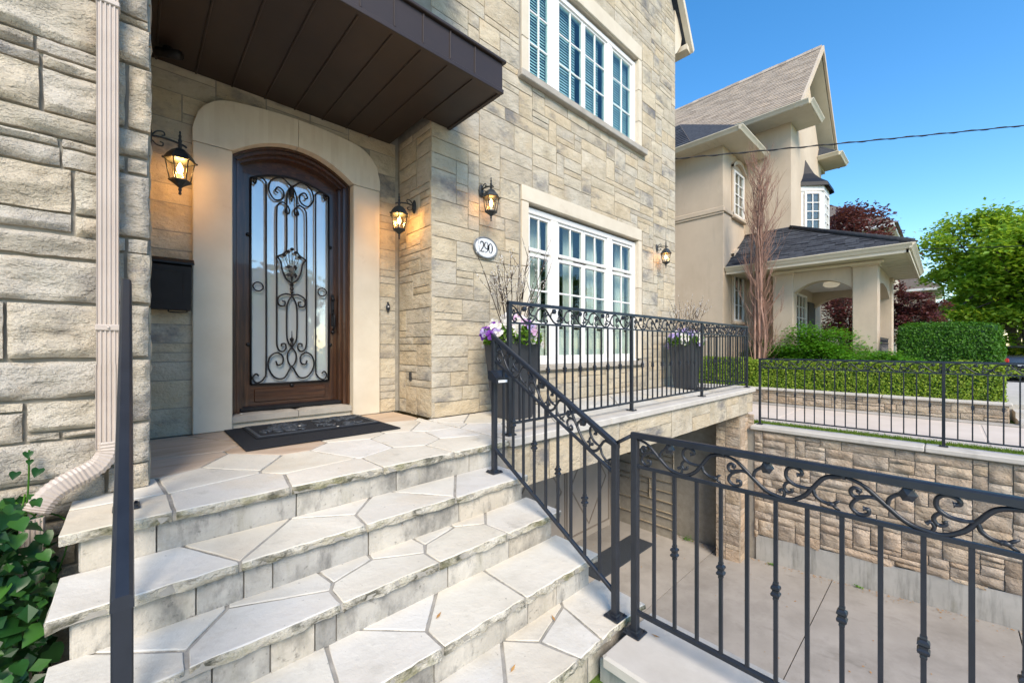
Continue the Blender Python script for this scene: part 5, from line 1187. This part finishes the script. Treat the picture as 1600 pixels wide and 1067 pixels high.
# windows on the wing front
def nwindow(parent, o, u, wd, ht, cols, rws, label=None, archd=0, frame='white_paint', dep=.06):
    """window on a wall: o lower-left outer corner, u direction along the wall; recess outwards normal = u x z"""
    o, u = Vector(o), Vector(u).normalized(); n = Vector((u.y, -u.x, 0)); W = thing('window', '', '', (0, 0, 0)); del W['label']; del W['category']; W.parent = parent; W.location = o - wloc(parent)
    def bx(mb, a0, a1, z0, z1, d0, d1):
        c = [o+u*a+Z_*z+n*d for d in (d0, d1) for a, z in ((a0, z0), (a1, z0), (a1, z1), (a0, z1))]
        mb.add(c, [(3, 2, 1, 0), (4, 5, 6, 7), (0, 1, 5, 4), (1, 2, 6, 5), (2, 3, 7, 6), (3, 0, 4, 7)])
    f = MB(); e = .06
    bx(f, 0, e, 0, ht, 0, dep); bx(f, wd-e, wd, 0, ht, 0, dep); bx(f, e, wd-e, ht-e, ht, 0, dep-.001); bx(f, e, wd-e, 0, e, 0, dep-.001); part(W, 'frame', f, frame)
    mt = MB(); cw = (wd-2*e)/cols; rh = (ht-2*e)/rws
    for i in range(1, cols): bx(mt, e+cw*i-.012, e+cw*i+.012, e, ht-e, .012, dep-.015)
    for j in range(1, rws): bx(mt, e, wd-e, e+rh*j-.012, e+rh*j+.012, .013, dep-.016)
    part(W, 'glazing_bar', mt, frame)
    bk = MB(); bx(bk, e, wd-e, e, ht-e, .001, .004); part(W, 'blind', bk, 'interior')
    for i in range(cols):
        for j in range(rws):
            p = MB(); bx(p, e+cw*i+.01, e+cw*(i+1)-.01, e+rh*j+.01, e+rh*(j+1)-.01, .02, .024); part(W, 'pane', p, 'window_glass')
    return W
for z0, ht in ((4.62, 1.35), (1.5, 1.85)):
    nwindow(nh, (12.95, YW-.004, z0), (1, 0, 0), .85, ht, 2, 4)
    mb = MB(); mb.bbox(12.85, 13.9, YW-.12, YW-.003, z0-.1, z0-.005, .02); mb.bbox(12.86, 12.945, YW-.05, YW-.003, z0, z0+ht, .01); mb.bbox(13.805, 13.89, YW-.05, YW-.003, z0, z0+ht, .01)
    n = 8
    for i in range(n):
        a, b = 12.82+1.1*i/n, 12.82+1.1*(i+1)/n; f_ = lambda x: z0+ht+.02+.22*(1-((x-13.37)/.55)**2)
        mb.add([(a, YW-.09, f_(a)), (b, YW-.09, f_(b)), (b, YW-.09, f_(b)+.1), (a, YW-.09, f_(a)+.1), (a, YW, f_(a)), (b, YW, f_(b)), (b, YW, f_(b)+.1), (a, YW, f_(a)+.1)], [(0, 1, 2, 3), (3, 2, 6, 7), (1, 0, 4, 5)])
    part(nh, 'window_surround', mb, 'stucco')
# canted bay with flared metal roof
bay = thing('bay_window', '', '', (15.7, 3.0, 4.3)); del bay['label']; del bay['category']; bay.parent = nh; bay.location = Vector((15.7, 3.0, 4.3))-Vector(NB)
bp = [(15.25, 3.09), (15.70, 2.64), (16.5, 2.64), (16.95, 3.09)]
mb = MB(); mb.prism(bp, 'z', 4.3, 5.75); mb.prism([(15.2, 3.09), (15.68, 2.59), (16.52, 2.59), (17.0, 3.09)], 'z', 4.22, 4.32); mb.prism([(15.2, 3.09), (15.68, 2.59), (16.52, 2.59), (17.0, 3.09)], 'z', 5.60, 5.76); part(bay, 'body', mb, 'white_paint')
d45 = Vector((1, -1, 0)).normalized()
def bwin(o, u, wd, ht, c, r):
    W = nwindow(nh, o, u, wd, ht, c, r); return W
bwin(Vector((15.25, 3.09, 4.36))+d45*.07, d45, .50, 1.2, 2, 4); bwin((15.74, 2.64, 4.36), (1, 0, 0), .72, 1.2, 2, 4)
mb = MB(); prof = [(1.12, 5.74), (1.08, 5.86), (.72, 6.02), (.42, 6.22), (.20, 6.48), (.02, 6.72)]; cxx, cyy = 16.1, 3.09
vs_ = []
for s, z in prof:
    for x, y in ((15.15, 3.09), (15.64, 2.54), (16.56, 2.54), (17.05, 3.09)): vs_.append((cxx+(x-cxx)*s*.95 - (1-s)*.35, cyy+(y-cyy)*s, z))
mb.add(vs_, [(i*4+j, i*4+j+1, (i+1)*4+j+1, (i+1)*4+j) for i in range(5) for j in range(3)]); part(bay, 'metal_roof', mb, 'black_metal')
# front porch
PZ = 2.82
def archwall(parent, o, u, wd, th, zs, zp, zt, mat='stucco'):
    o, u = Vector(o), Vector(u); n = Vector((u.y, -u.x, 0)); mb = MB(); k = 16
    for i in range(k):
        a, b = wd*i/k, wd*(i+1)/k; f_ = lambda s: zs+(zp-zs)*(1-(2*s/wd-1)**2)
        c = [o+u*s+Z_*z+n*d for d in (0, -th) for s, z in ((a, f_(a)), (b, f_(b)), (b, zt), (a, zt))]
        mb.add(c, [(0, 1, 2, 3), (7, 6, 5, 4), (1, 0, 4, 5)])
    part(parent, 'porch_arch', mb, mat)
def column(x0, x1, y0, y1):
    mb = MB(); mb.bbox(x0, x1, y0, y1, -.6, PZ-.12, .015); mb.bbox(x0-.03, x1+.03, y0-.03, y1+.03, PZ-.13, PZ, .01); part(nh, 'porch_column', mb, 'stucco')
column(13.0, 13.42, 1.11, 1.59); column(13.0, 13.42, 2.82, 3.3); column(16.7, 17.15, 1.11, 1.59)
archwall(nh, (13.06, 2.82, 0), (0, -1, 0), 1.23, .3, 2.20, 2.46, PZ); archwall(nh, (13.42, 1.17, 0), (1, 0, 0), 3.28, .3, 2.2, 2.46, PZ); archwall(nh, (16.8, 3.09, 0), (0, -1, 0), 1.5, .3, 2.0, 2.36, PZ)
mb = MB(); mb.box(13.1, 17.1, 1.2, 3.08, PZ-.25, PZ-.2); part(nh, 'porch_ceiling', mb, 'white_paint')
mb = MB(); mb.box(12.95, 17.2, 1.05, 3.09, -.7, .05); part(nh, 'porch_floor', mb, 'concrete')
mb = MB(); mb.box(13.42, 14.0, 3.0, 3.08, 0, PZ); part(nh, 'porch_wall', mb, 'stucco')
nwindow(nh, (14.35, 3.086, .25), (1, 0, 0), 1.35, 2.1, 3, 6)
mb = MB(); mb.bbox(16.0, 16.9, 3.03, 3.086, .06, 2.2, .01); part(nh, 'porch_door', mb, 'interior')
mb = MB(); mb.lathe([(.06, .0), (.17, -.03), (.20, -.09), (.14, -.15), (.05, -.17)], 12, (14.3, 2.2, PZ-.25), sm=True); part(nh, 'porch_light', mb, 'porch_bulb')
mb = MB(); mb.box(12.4, 17.4, .6, 3.085, PZ, PZ+.02); mb.box(12.4, 14.0, 3.085, 4.3, PZ+.001, PZ+.021)
pe = part(nh, 'porch_soffit', mb, 'cream_paint')
for i in range(9):
    mb = MB(); y = .66; x = 13.1+i*.42; mb.box(x, x+.02, .62, 1.06, PZ-.008, PZ-.001); part(pe, 'soffit_batten', mb, 'cream_paint')
mb = MB(); mb.box(12.36, 12.40, .56, 4.3, PZ-.02, PZ+.17); mb.box(12.36, 17.4, .55, .60, PZ-.02, PZ+.169); part(pe, 'fascia', mb, 'cream_paint'); gutter(pe, (12.36, .5, PZ+.18), (12.36, 4.3, PZ+.18), (-1, 0, 0)); gutter(pe, (12.3, .55, PZ+.18), (17.4, .55, PZ+.18), (0, -1, 0))
mb = MB(); mb.bbox(12.9, 13.0, 1.0, 3.35, PZ-.09, PZ-.01, .02); part(pe, 'frieze', mb, 'cream_paint')
E0, E1, E2, H0 = Vector((12.3, .5, PZ+.17)), Vector((17.5, .5, PZ+.17)), Vector((12.3, 4.3, PZ+.17)), Vector((14.0, 3.09, 4.17))
mb = MB(); prf = MB()
prf.add([tuple(E0), tuple(E1), (17.5, 3.09, 4.15), tuple(H0)], [(0, 1, 2, 3)]); prf.add([tuple(E0), tuple(H0), (14.0, 4.31, 4.17), tuple(E2)], [(0, 1, 2, 3)])
pr_ = part(nh, 'porch_roof', prf, 'shingle_dark')
nr = Vector((-(4.17-PZ-.17), 0, 1.7)).normalized(); nC = 15
for k in range(nC):
    a, b = k/nC, min(1, (k+1.15)/nC)
    def row(s): 
        x = 12.3+1.7*s; z = PZ+.17+(4.17-PZ-.17)*s; return x, z, .5+2.59*s
    xa, za, ya = row(a); xb, zb, yb = row(b); y = ya + random.uniform(0, .15)
    cuts = [ya]
    while cuts[-1] < 4.3: cuts.append(cuts[-1]+random.uniform(.14, .34))
    for s, e_ in zip(cuts, cuts[1:]):
        e_ = min(e_, 4.3); j = random.uniform(.012, .03); mb = MB(); up_s, up_e = max(s, yb), max(e_, yb)
        P = [Vector((xa, s, za))+nr*j, Vector((xa, e_-.006, za))+nr*j, Vector((xb, up_e-.006, zb))+nr*(j-.008), Vector((xb, up_s, zb))+nr*(j-.008)]
        if up_e-up_s < .01: P = P[:3]
        n = len(P); Bt = [p-nr*.012 for p in P]; mb.add(P+Bt, [tuple(range(n))[::-1]]+[(i, (i+1) % n, n+(i+1) % n, n+i) for i in range(n)]); part(pr_, 'shingle', mb, 'shingle_dark')
mb = MB(); mb.tube([E0+Vector((0, 0, .03)), H0+Vector((0, 0, .05))], .08, 4); mb.tube([H0+Vector((0, 0, .03)), Vector((14, 4.3, 4.2))], .05, 4); part(pr_, 'hip_cap', mb, 'shingle_dark')
# small iron railing on the porch
for (a, b) in (((13.1, 1.6), (13.1, 2.8)), ((13.45, 1.2), (16.7, 1.2))):
    pr2 = thing('porch_railing', '', '', (0, 0, 0)); del pr2['label']; del pr2['category']; pr2.parent = nh; pr2.location = Vector((a[0], a[1], .05))-Vector(NB)
    A, B = Vector((a[0], a[1], 0)), Vector((b[0], b[1], 0)); Ln = (B-A).length; d = (B-A).normalized()
    for z in (.98, .84, .16):
        mb = MB(); mb.tube([A+Z_*z, B+Z_*z], .016, 4); part(pr2, 'rail', mb, 'iron')
    for i in range(int(Ln/.12)):
        p = A+d*(.06+.12*i); mb = MB(); mb.tube([p+Z_*.16, p+Z_*.84], .008, 4); part(pr2, 'baluster', mb, 'iron')
        if i % 2: mb = MB(); mb.tube([p+d*.05*math.cos(q)+Z_*(.91+.05*math.sin(q)) for q in [k*.7 for k in range(10)]], .008, 4); part(pr2, 'scroll', mb, 'iron')

# ------------------------------------------------------------------ garden wall, hedges, shrubs
gw = thing('garden_wall', 'low brown stone wall with pale coping under the long hedge', 'wall', (11.2, 1, -.65))
mb = MB(); mb.box(11.222, 11.5, -.74, 9, -.8, -.31); gwb = part(gw, 'backing', mb, 'mortar')
lay('gw', gwb, ashlar(-.75, 5.2, -.66, -.315, .0575, random.Random(31), hmax=3, wmax=8), Vector((11.222, 0, 0)), Y_, Z_, -X_, .022, .018, 'sandstone', joint=.01, res=.09)
mb = MB(); mb.box(11.5, 12.6, -.74, -.5, -.8, -.311); part(gw, 'backing', mb, 'mortar')
lay('gw', gwb, [(11.22, 11.6, -.66, -.48), (11.6, 12.1, -.66, -.5), (12.1, 12.6, -.66, -.48), (11.22, 11.8, -.48, -.32), (11.8, 12.1, -.5, -.32), (12.1, 12.6, -.48, -.32)], Vector((0, -.74, 0)), X_, Z_, -Y_, .02, .01, 'sandstone')
finish_stones('gw', gw, 200)
for a, b in ((-.79, .9), (.906, 2.6), (2.606, 4.4), (4.406, 9)):
    mb = MB(); mb.bbox(11.14, 11.52, a, b, -.31, -.25, .015); part(gw, 'coping_stone', mb, 'coping')
gb = MB(); gb.box(11.5, 40, -.735, 3.6, -.7, -.32); gb.box(11.5, 12.4, 3.6, 9, -.7, -.321); struct('planting_bed', gb, 'ground_soil')
pth = MB(); pth.box(12.2, 20, -2.6, -.775, -.7, -.36); pth.box(11.0, 11.6, -2.6, -.85, -.7, -.54); pth.box(11.601, 12.19, -2.6, -.85, -.7, -.44); struct('garden_path', pth, 'coping')
def hedge(name, label, x0, x1, y0, y1, z0, z1, n, mat, size, wob, cat='hedge', rnd=.0, fill='hedge_leaf'):
    T = thing(name, label, cat, ((x0+x1)/2, (y0+y1)/2, z0)); mb = MB(); c = Vector(((x0+x1)/2, (y0+y1)/2, (z0+z1)/2)); h = Vector(((x1-x0)/2, (y1-y0)/2, (z1-z0)/2))
    for _ in range(n):
        fc = random.choices(range(5), [h.y*h.z, h.y*h.z*.2, h.x*h.z, h.x*h.z*.3, h.x*h.y])[0]
        p = Vector((random.uniform(-1, 1), random.uniform(-1, 1), random.uniform(-1, 1))); nn = Vector((0, 0, 0))
        if fc == 0: p.x = -1; nn.x = -1
        elif fc == 1: p.x = 1; nn.x = 1
        elif fc == 2: p.y = -1; nn.y = -1
        elif fc == 3: p.y = 1; nn.y = 1
        else: p.z = 1; nn.z = 1
        q = Vector((p.x*h.x, p.y*h.y, p.z*h.z))
        if rnd:
            L = (abs(p.x)**8+abs(p.y)**8+abs(p.z)**8)**.125; q = q*(1/L)
        w_ = c+q; k = wob*noise.noise(w_*2.3) + wob*.6*noise.noise(w_*6) - abs(random.gauss(0, size*.7)); leaf(mb, w_+nn*k+rv(size*.25), size*random.uniform(.7, 1.3), nn*.9+rv(.55)+Z_*.25, random.uniform(0, 6.28))
    part(T, 'foliage', mb, mat)
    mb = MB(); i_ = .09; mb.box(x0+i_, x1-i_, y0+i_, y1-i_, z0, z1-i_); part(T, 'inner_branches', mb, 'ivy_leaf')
    return T
hedge('hedge', 'long low clipped hedge with yellowish leaves on the low stone wall', 11.32, 12.1, -.72, 3.45, -.28, .40, 26000, 'box_leaf', .042, .05)
hedge('hedge', 'tall rounded dark green hedge beside the porch column', 12.7, 14.6, -.80, .80, -.35, 1.26, 34000, 'hedge_leaf', .048, .05, rnd=1)
hedge('hedge', 'short green hedge block seen through the terrace return railing', 11.3, 12.0, 3.5, 5.4, -.28, .45, 12000, 'box_leaf', .042, .05)
def shrub(name, label, c, r, n, mat, size, flat=.6, clumps=26, cat='shrub', seed=1):
    rn = random.Random(seed); c = Vector(c); T = thing(name, label, cat, (c.x, c.y, -.32)); mb = MB(); tw = MB()
    for i in range(clumps):
        d = Vector((rn.gauss(0, 1), rn.gauss(0, 1), rn.uniform(-.2, 1.2))).normalized(); k = rn.uniform(.45, 1.0); q = c+Vector((d.x*r[0], d.y*r[1], d.z*r[2]))*k
        tw.tube(catmull([(c.x+rn.gauss(0, .05), c.y+rn.gauss(0, .05), -.32), tuple(c.lerp(q, .5)+Vector((0, 0, .1))), tuple(q)], 3), [.012]*3+[.008]*3+[.004], 4)
        for _ in range(n//clumps):
            g_ = Vector((rn.gauss(0, .22*r[0]), rn.gauss(0, .22*r[1]), rn.gauss(0, .075*r[2]))); p = q+g_ - Z_*(.22*(g_.x**2+g_.y**2)/r[0])
            leaf(mb, p, size*rn.uniform(.6, 1.3), (rn.gauss(0, .35)-.15, rn.gauss(0, .35), 1), rn.uniform(0, 6.28), 0, .2, .5)
    part(T, 'foliage', mb, mat); part(T, 'stems', tw, 'twig'); return T
shrub('maple_shrub', 'bright green spreading maple shrub in front of the porch arch', (12.55, 2.15, .28), (.6, 1.0, 1.05), 17000, 'shrub_leaf', .078, clumps=60, seed=3)
shrub('maple_shrub', 'bright green low shrub between porch column and tall hedge', (12.4, 1.2, .2), (.42, .62, .62), 7000, 'shrub_leaf', .068, clumps=30, seed=5)
shrub('leafy_shrub', 'mid green shrub low in front of the tall hedge', (12.25, .55, .22), (.3, .4, .34), 2600, 'shrub_leaf', .075, clumps=12, seed=6)
shrub('leafy_shrub', 'small light green shrub at the right end of the long hedge', (12.4, -.45, .2), (.3, .45, .35), 2600, 'box_leaf', .06, clumps=12, seed=8)
shrub('dark_shrub', 'dark green shrub behind the bare reddish vine', (12.7, 3.55, .35), (.45, .4, .75), 5000, 'hedge_leaf', .055, clumps=24, seed=9)
shrub('purple_shrub', 'dark purple shrub seen through the far porch arch', (19.4, 2.45, 1.0), (.8, 1.3, 1.9), 9000, 'purple_leaf', .11, clumps=70, seed=15)
# bare reddish climbing vine / columnar tree against the wing
bt = thing('bare_tree', 'bare reddish columnar tree with upswept twigs before the stucco wing', 'tree', (12.05, 3.36, -.3))
rn = random.Random(14)
tk = MB(); tk.tube(catmull([(12.05, 3.36, -.35), (12.06, 3.35, .6), (12.03, 3.37, 1.8), (12.06, 3.34, 3.6)], 6), [.075]*4+[.06]*5+[.045]*6+[.03]*4, 8)
for i in range(9): tk.tube(catmull([(12.05+rn.gauss(0, .06), 3.36+rn.gauss(0, .06), -.35), (12.05+rn.gauss(0, .07), 3.36+rn.gauss(0, .08), 1), (12.05+rn.gauss(0, .1), 3.36+rn.gauss(0, .12), 3), (12.05+rn.gauss(0, .12), 3.36+rn.gauss(0, .15), 5)], 5), [.03]*8+[.02]*5+[.01]*3, 5)
part(bt, 'trunk', tk, 'pink_twig')
tw = MB()
def sprout(p, d, ln, r, lev):
    n = 5; P = [p.copy()]; q = p.copy(); dd = d.copy()
    for i in range(n):
        dd = (dd + Vector((rn.gauss(0, .13), rn.gauss(0, .13), .13))).normalized(); q = q + dd*ln/n; P.append(q.copy())
    if q.z > 6.8: return
    tw.tube(P, [r*(1-.75*i/n) for i in range(n+1)], 3 if lev else 4, False)
    if lev < 2:
        for k in range(rn.randint(2, 4) if lev == 0 else rn.randint(2, 3)):
            j = rn.randint(1, n-1); a = rn.uniform(0, 6.28); o_ = Vector((math.cos(a), math.sin(a), .9)).normalized(); sprout(P[j], (dd*.7+o_*.55).normalized(), ln*rn.uniform(.4, .75), r*.55, lev+1)
for i in range(170):
    z0 = -.1+5.5*(i/170)**.85; a = rn.uniform(0, 6.28); o_ = Vector((math.cos(a)*.75, math.sin(a)*.85, 1)).normalized()
    sprout(Vector((12.05+rn.gauss(0, .03), 3.36+rn.gauss(0, .03), z0)), o_, rn.uniform(.45, 1.05)*(1 if z0 < 4 else .75), .011, 0)
part(bt, 'twigs', tw, 'pink_twig')

# ------------------------------------------------------------------ trees
def tree(name, label, base, h, cr, ch, mat, nleaf, size, seed, trunk_r=.13, forks=2, clusters=120, spread=.27, group=None, bark='bark', low=.35):
    rn = random.Random(seed); base = Vector(base); T = thing(name, label, 'tree', base, group); tk = MB(); cz = base.z+h-ch/2; C = Vector((base.x, base.y, cz))
    cl = []
    for i in range(clusters):
        d = Vector((rn.gauss(0, 1), rn.gauss(0, 1), rn.gauss(0, 1))).normalized(); k = rn.random()**.42
        k *= .78+.32*noise.noise(d*1.9+Vector((seed, 0, 0)))
        q = C+Vector((d.x*cr, d.y*cr, d.z*ch/2))*k
        if q.z < base.z+h*.12: continue
        cl.append(q)
    for f_ in range(forks):
        a = f_*2.4+seed; top = Vector((base.x+math.cos(a)*cr*.3, base.y+math.sin(a)*cr*.3, base.z+h*.55)); P = catmull([base+Vector((math.cos(a)*.08, math.sin(a)*.08, 0)), base.lerp(top, .45)+rv(.05), top], 5)
        tk.tube(P, [trunk_r*(1-.5*i/len(P)) for i in range(len(P))], 8)
    for q in cl:
        if rn.random() < .55:
            s = Vector((base.x+rn.gauss(0, .1), base.y+rn.gauss(0, .1), base.z+h*rn.uniform(.28, .6))); s += (Vector((q.x, q.y, 0))-Vector((base.x, base.y, 0)))*.15
            P = catmull([s, s.lerp(q, .55)-Z_*.1+rv(.1), q], 3); tk.tube(P, [trunk_r*.33*(1-.8*i/len(P)) for i in range(len(P))], 5)
    part(T, 'trunk', tk, bark); mb = MB(); per = nleaf//max(1, len(cl))
    for q in cl:
        sc1 = cr*spread*rn.uniform(.6, 1.25)
        for _ in range(per):
            g_ = Vector((rn.gauss(0, sc1*.6), rn.gauss(0, sc1*.6), rn.gauss(0, sc1*.26))); p = q+g_-Z_*(g_.x**2+g_.y**2)*.25/sc1
            leaf(mb, p, size*rn.uniform(.6, 1.35), (rn.gauss(0, .5), rn.gauss(0, .5), .9), rn.uniform(0, 6.28), 0, .3, .65)
    part(T, 'crown', mb, mat); return T
tree('maple_tree', 'large bright green leafy tree at the right edge beyond the hedge', (31.0, -2.7, -.6), 9.0, 4.7, 7.9, 'tree_leaf', 56000, .22, 3, .2, 3, 170, .175)
tree('maple_tree', 'green tree further back, behind the right-hand tree', (44.0, -3.0, -.6), 8.2, 3.4, 6.6, 'tree_leaf_dark', 14000, .24, 5, .18, 2, 90)
tree('purple_tree', 'dark purple-leaved tree rising behind the porch roof', (21.5, 2.9, -.5), 7.9, 2.2, 5.4, 'purple_leaf', 16000, .13, 7, .12, 2, 110, .24)
tree('purple_tree', 'small purple maple right of the porch', (19.6, .75, -.4), 3.6, 1.0, 2.6, 'purple_leaf', 9000, .09, 9, .06, 3, 60, .25)
tree('street_tree', 'broad green tree far down the street behind the parked car', (42, -7.5, -.7), 8.5, 4.2, 7.0, 'tree_leaf_dark', 12000, .3, 6, .18, 2, 80)
# across the street: seen as reflections in the door glass and windows
for i, (x, y, h, m_) in enumerate([(1.6, -17.0, 7.5, 'tree_leaf'), (9.0, -26, 9, 'tree_leaf_dark'), (17, -25, 10, 'tree_leaf_dark'), (-5, -25, 9, 'tree_leaf_dark'), (25, -21, 12, 'tree_leaf_dark'), (32, -24, 13, 'tree_leaf_dark'), (40, -26, 13, 'tree_leaf_dark')]):
    tree('street_tree', ['young light green street tree mirrored in the door glass, left side', 'dark green tree mirrored in the windows', 'tall dark green tree across the street mirrored in the window glass', 'dark green tree across the street at the left', 'tall dark tree across the street, mirrored at the window centre', 'tall dark tree across the street, mirrored at the window right', 'tall dark tree furthest along the far side of the street'][i], (x, y, -.95), h, h*.36, h*.72, m_, 9000, .26, 20+i, .16, 2, 70, group='trees across the street')
def far_house(name, label, x0, x1, y0, y1, ze, zr, wallm, axis='y'):
    T = thing(name, label, 'house', ((x0+x1)/2, (y0+y1)/2, -.9)); mb = MB(); mb.box(x0, x1, y0, y1, -.9, ze); part(T, 'wall', mb, wallm); mb = MB()
    if axis == 'y': xm = (x0+x1)/2; mb.prism([(x0-.5, ze), (x1+.5, ze), (xm, zr)], 'y', y0-.4, y1+.4)
    else: ym = (y0+y1)/2; mb.prism([(y0-.5, ze), (y1+.5, ze), (ym, zr)], 'x', x0-.4, x1+.4)
    r = part(T, 'roof', mb, 'far_roof'); mb = MB(); mb.box(x0-.45, x1+.45, y0-.35, y1+.35, ze-.18, ze-.005); part(r, 'eave', mb, 'white_paint')
    return T
fh = far_house('far_house', 'pale house with grey brown roof beyond the purple tree', 31, 40, 2.3, 9, 7.6, 9.8, 'cream_paint', 'x')
for y in (2.9, 4.2): nwindow(fh, (30.996, y+.9, 4.8), (0, -1, 0), .9, 1.4, 2, 2)
fh = far_house('far_house', 'lower house with reddish roof far down the street', 44, 52, .6, 6, 5.2, 7.4, 'stucco', 'x')
fh = far_house('far_house', 'brick coloured house across the street mirrored in the door glass', 3, 12, -38, -30, 5.0, 8.2, 'sandstone', 'x')
for x in (4.2, 6.6, 9.4):
    for z in (.4, 3.0): nwindow(fh, (x+1.2, -29.996, z), (-1, 0, 0), 1.2, 1.5, 2, 2)

# ------------------------------------------------------------------ parked car (rear quarter in view)
car = thing('parked_car', 'dark grey parked car with red tail lights beyond the tall hedge', 'car', (26.0, -2.2, -.64))
def ring(x, hw, zb, zm, zt, tw_): return [(x, -hw*.9, zb), (x, -hw, zm*.6+zb*.4), (x, -hw*.97, zm), (x, -tw_, zt), (x, tw_, zt), (x, hw*.97, zm), (x, hw, zm*.6+zb*.4), (x, hw*.9, zb)]
secs = [(-.02, .78, .32, .86, .90, .66), (.06, .86, .28, .95, .99, .72), (.55, .89, .24, .97, 1.03, .74), (1.05, .90, .22, .97, 1.36, .58), (1.7, .90, .22, .95, 1.44, .60), (2.5, .90, .22, .93, 1.40, .59), (3.3, .90, .22, .90, .98, .72), (4.1, .87, .24, .82, .88, .68), (4.5, .74, .30, .66, .72, .55)]
mb = MB(); vs_ = []
for s_ in secs: vs_ += [(26.0+a, -2.2+b, -.64+c) for a, b, c in ring(*s_)]
m_ = len(secs); mb.add(vs_, [(i*8+j, i*8+(j+1) % 8, (i+1)*8+(j+1) % 8, (i+1)*8+j) for i in range(m_-1) for j in range(8)]+[tuple(range(7, -1, -1)), tuple(range((m_-1)*8, m_*8))], 0, True); part(car, 'body', mb, 'car_paint')
mb = MB(); mb.add([(26.56, -2.2-.66, -.64+1.055), (26.56, -2.2+.66, -.64+1.055), (27.02, -2.2+.54, -.64+1.35), (27.02, -2.2-.54, -.64+1.35)], [(0, 1, 2, 3)]); part(car, 'rear_window', mb, 'car_glass')
for s in (-1, 1):
    mb = MB(); mb.prism([(27.1, -.64+1.0), (29.0, -.64+1.0), (28.5, -.64+1.34), (27.2, -.64+1.34)], 'y', -2.2+s*.77, -2.2+s*.80); part(car, 'side_window', mb, 'car_glass')
    mb = MB(); mb.bbox(25.95, 26.12, -2.2+s*.80, -2.2+s*.46, -.64+.74, -.64+.92, .03); part(car, 'tail_light', mb, 'tail_light')
    for x in (26.85, 29.6):
        mb = MB(); mb.lathe([(.20, -.1), (.32, -.1), (.32, .1), (.20, .1)], 18); mb.xform(Matrix.Translation((x, -2.2+s*.80, -.32)) @ Matrix.Rotation(R(90), 4, 'X')); wl = part(car, 'wheel', mb, 'tyre')
        mb = MB(); mb.lathe([(.05, -.09), (.20, -.08), (.20, .08), (.05, .09)], 14); mb.xform(Matrix.Translation((x, -2.2+s*.805, -.32)) @ Matrix.Rotation(R(90), 4, 'X')); part(wl, 'rim', mb, 'sign_rim')
mb = MB(); mb.bbox(25.955, 25.985, -2.45, -1.95, -.64+.62, -.64+.73, .004); part(car, 'number_plate', mb, 'sign_white')
mb = MB(); mb.bbox(25.93, 26.1, -2.95, -1.45, -.64+.30, -.64+.52, .03); part(car, 'bumper', mb, 'black_metal')
pd = MB(); pd.box(23, 34, -4.4, -.9+.0, -.72, -.64); struct('parking_pad', pd, 'asphalt')

# overhead cables
def cable(label, a, b, r, sag, n=18, twist=False):
    a, b = Vector(a), Vector(b); mb = MB(); P = [a.lerp(b, i/n)-Z_*sag*4*(i/n)*(1-i/n) for i in range(n+1)]; mb.tube(P, r, 5)
    if twist:
        m = 90; Q = [a.lerp(b, i/m)-Z_*sag*4*(i/m)*(1-i/m)+Vector((0, math.cos(i*1.1), math.sin(i*1.1)))*r*1.6 for i in range(m+1)]; mb.tube(Q, r*.8, 4)
    solo('overhead_cable', mb, 'black_metal', label, 'cable', tuple(a))
cable('twisted black overhead cable crossing the sky from the house corner', (9.2, 4.6, 5.18), (16.5, -3.0, 5.95), .012, .02, twist=True)
cable('thin overhead cable running right from the porch roof', (20, .9, 4.18), (19, -6, 3.2), .014, .05)

# dry litter along the foot of the retaining wall and in the drive corners
lt = MB()
for _ in range(420):
    y = random.uniform(-1.5, 4.6); x = 7.86-abs(random.gauss(0, .07)) if random.random() < .7 else random.uniform(2.4, 7.7); leaf(lt, (x, y, zdrive(y)+.006), random.uniform(.012, .03), (random.gauss(0, .2), random.gauss(0, .2), 1), random.uniform(0, 6.28))
o = obj('leaf_litter', lt.mesh('leaf_litter', 'dry_leaf')); o['kind'] = 'stuff'; o['label'] = 'scattered dry leaf litter at the foot of the retaining wall'; o['category'] = 'leaf litter'
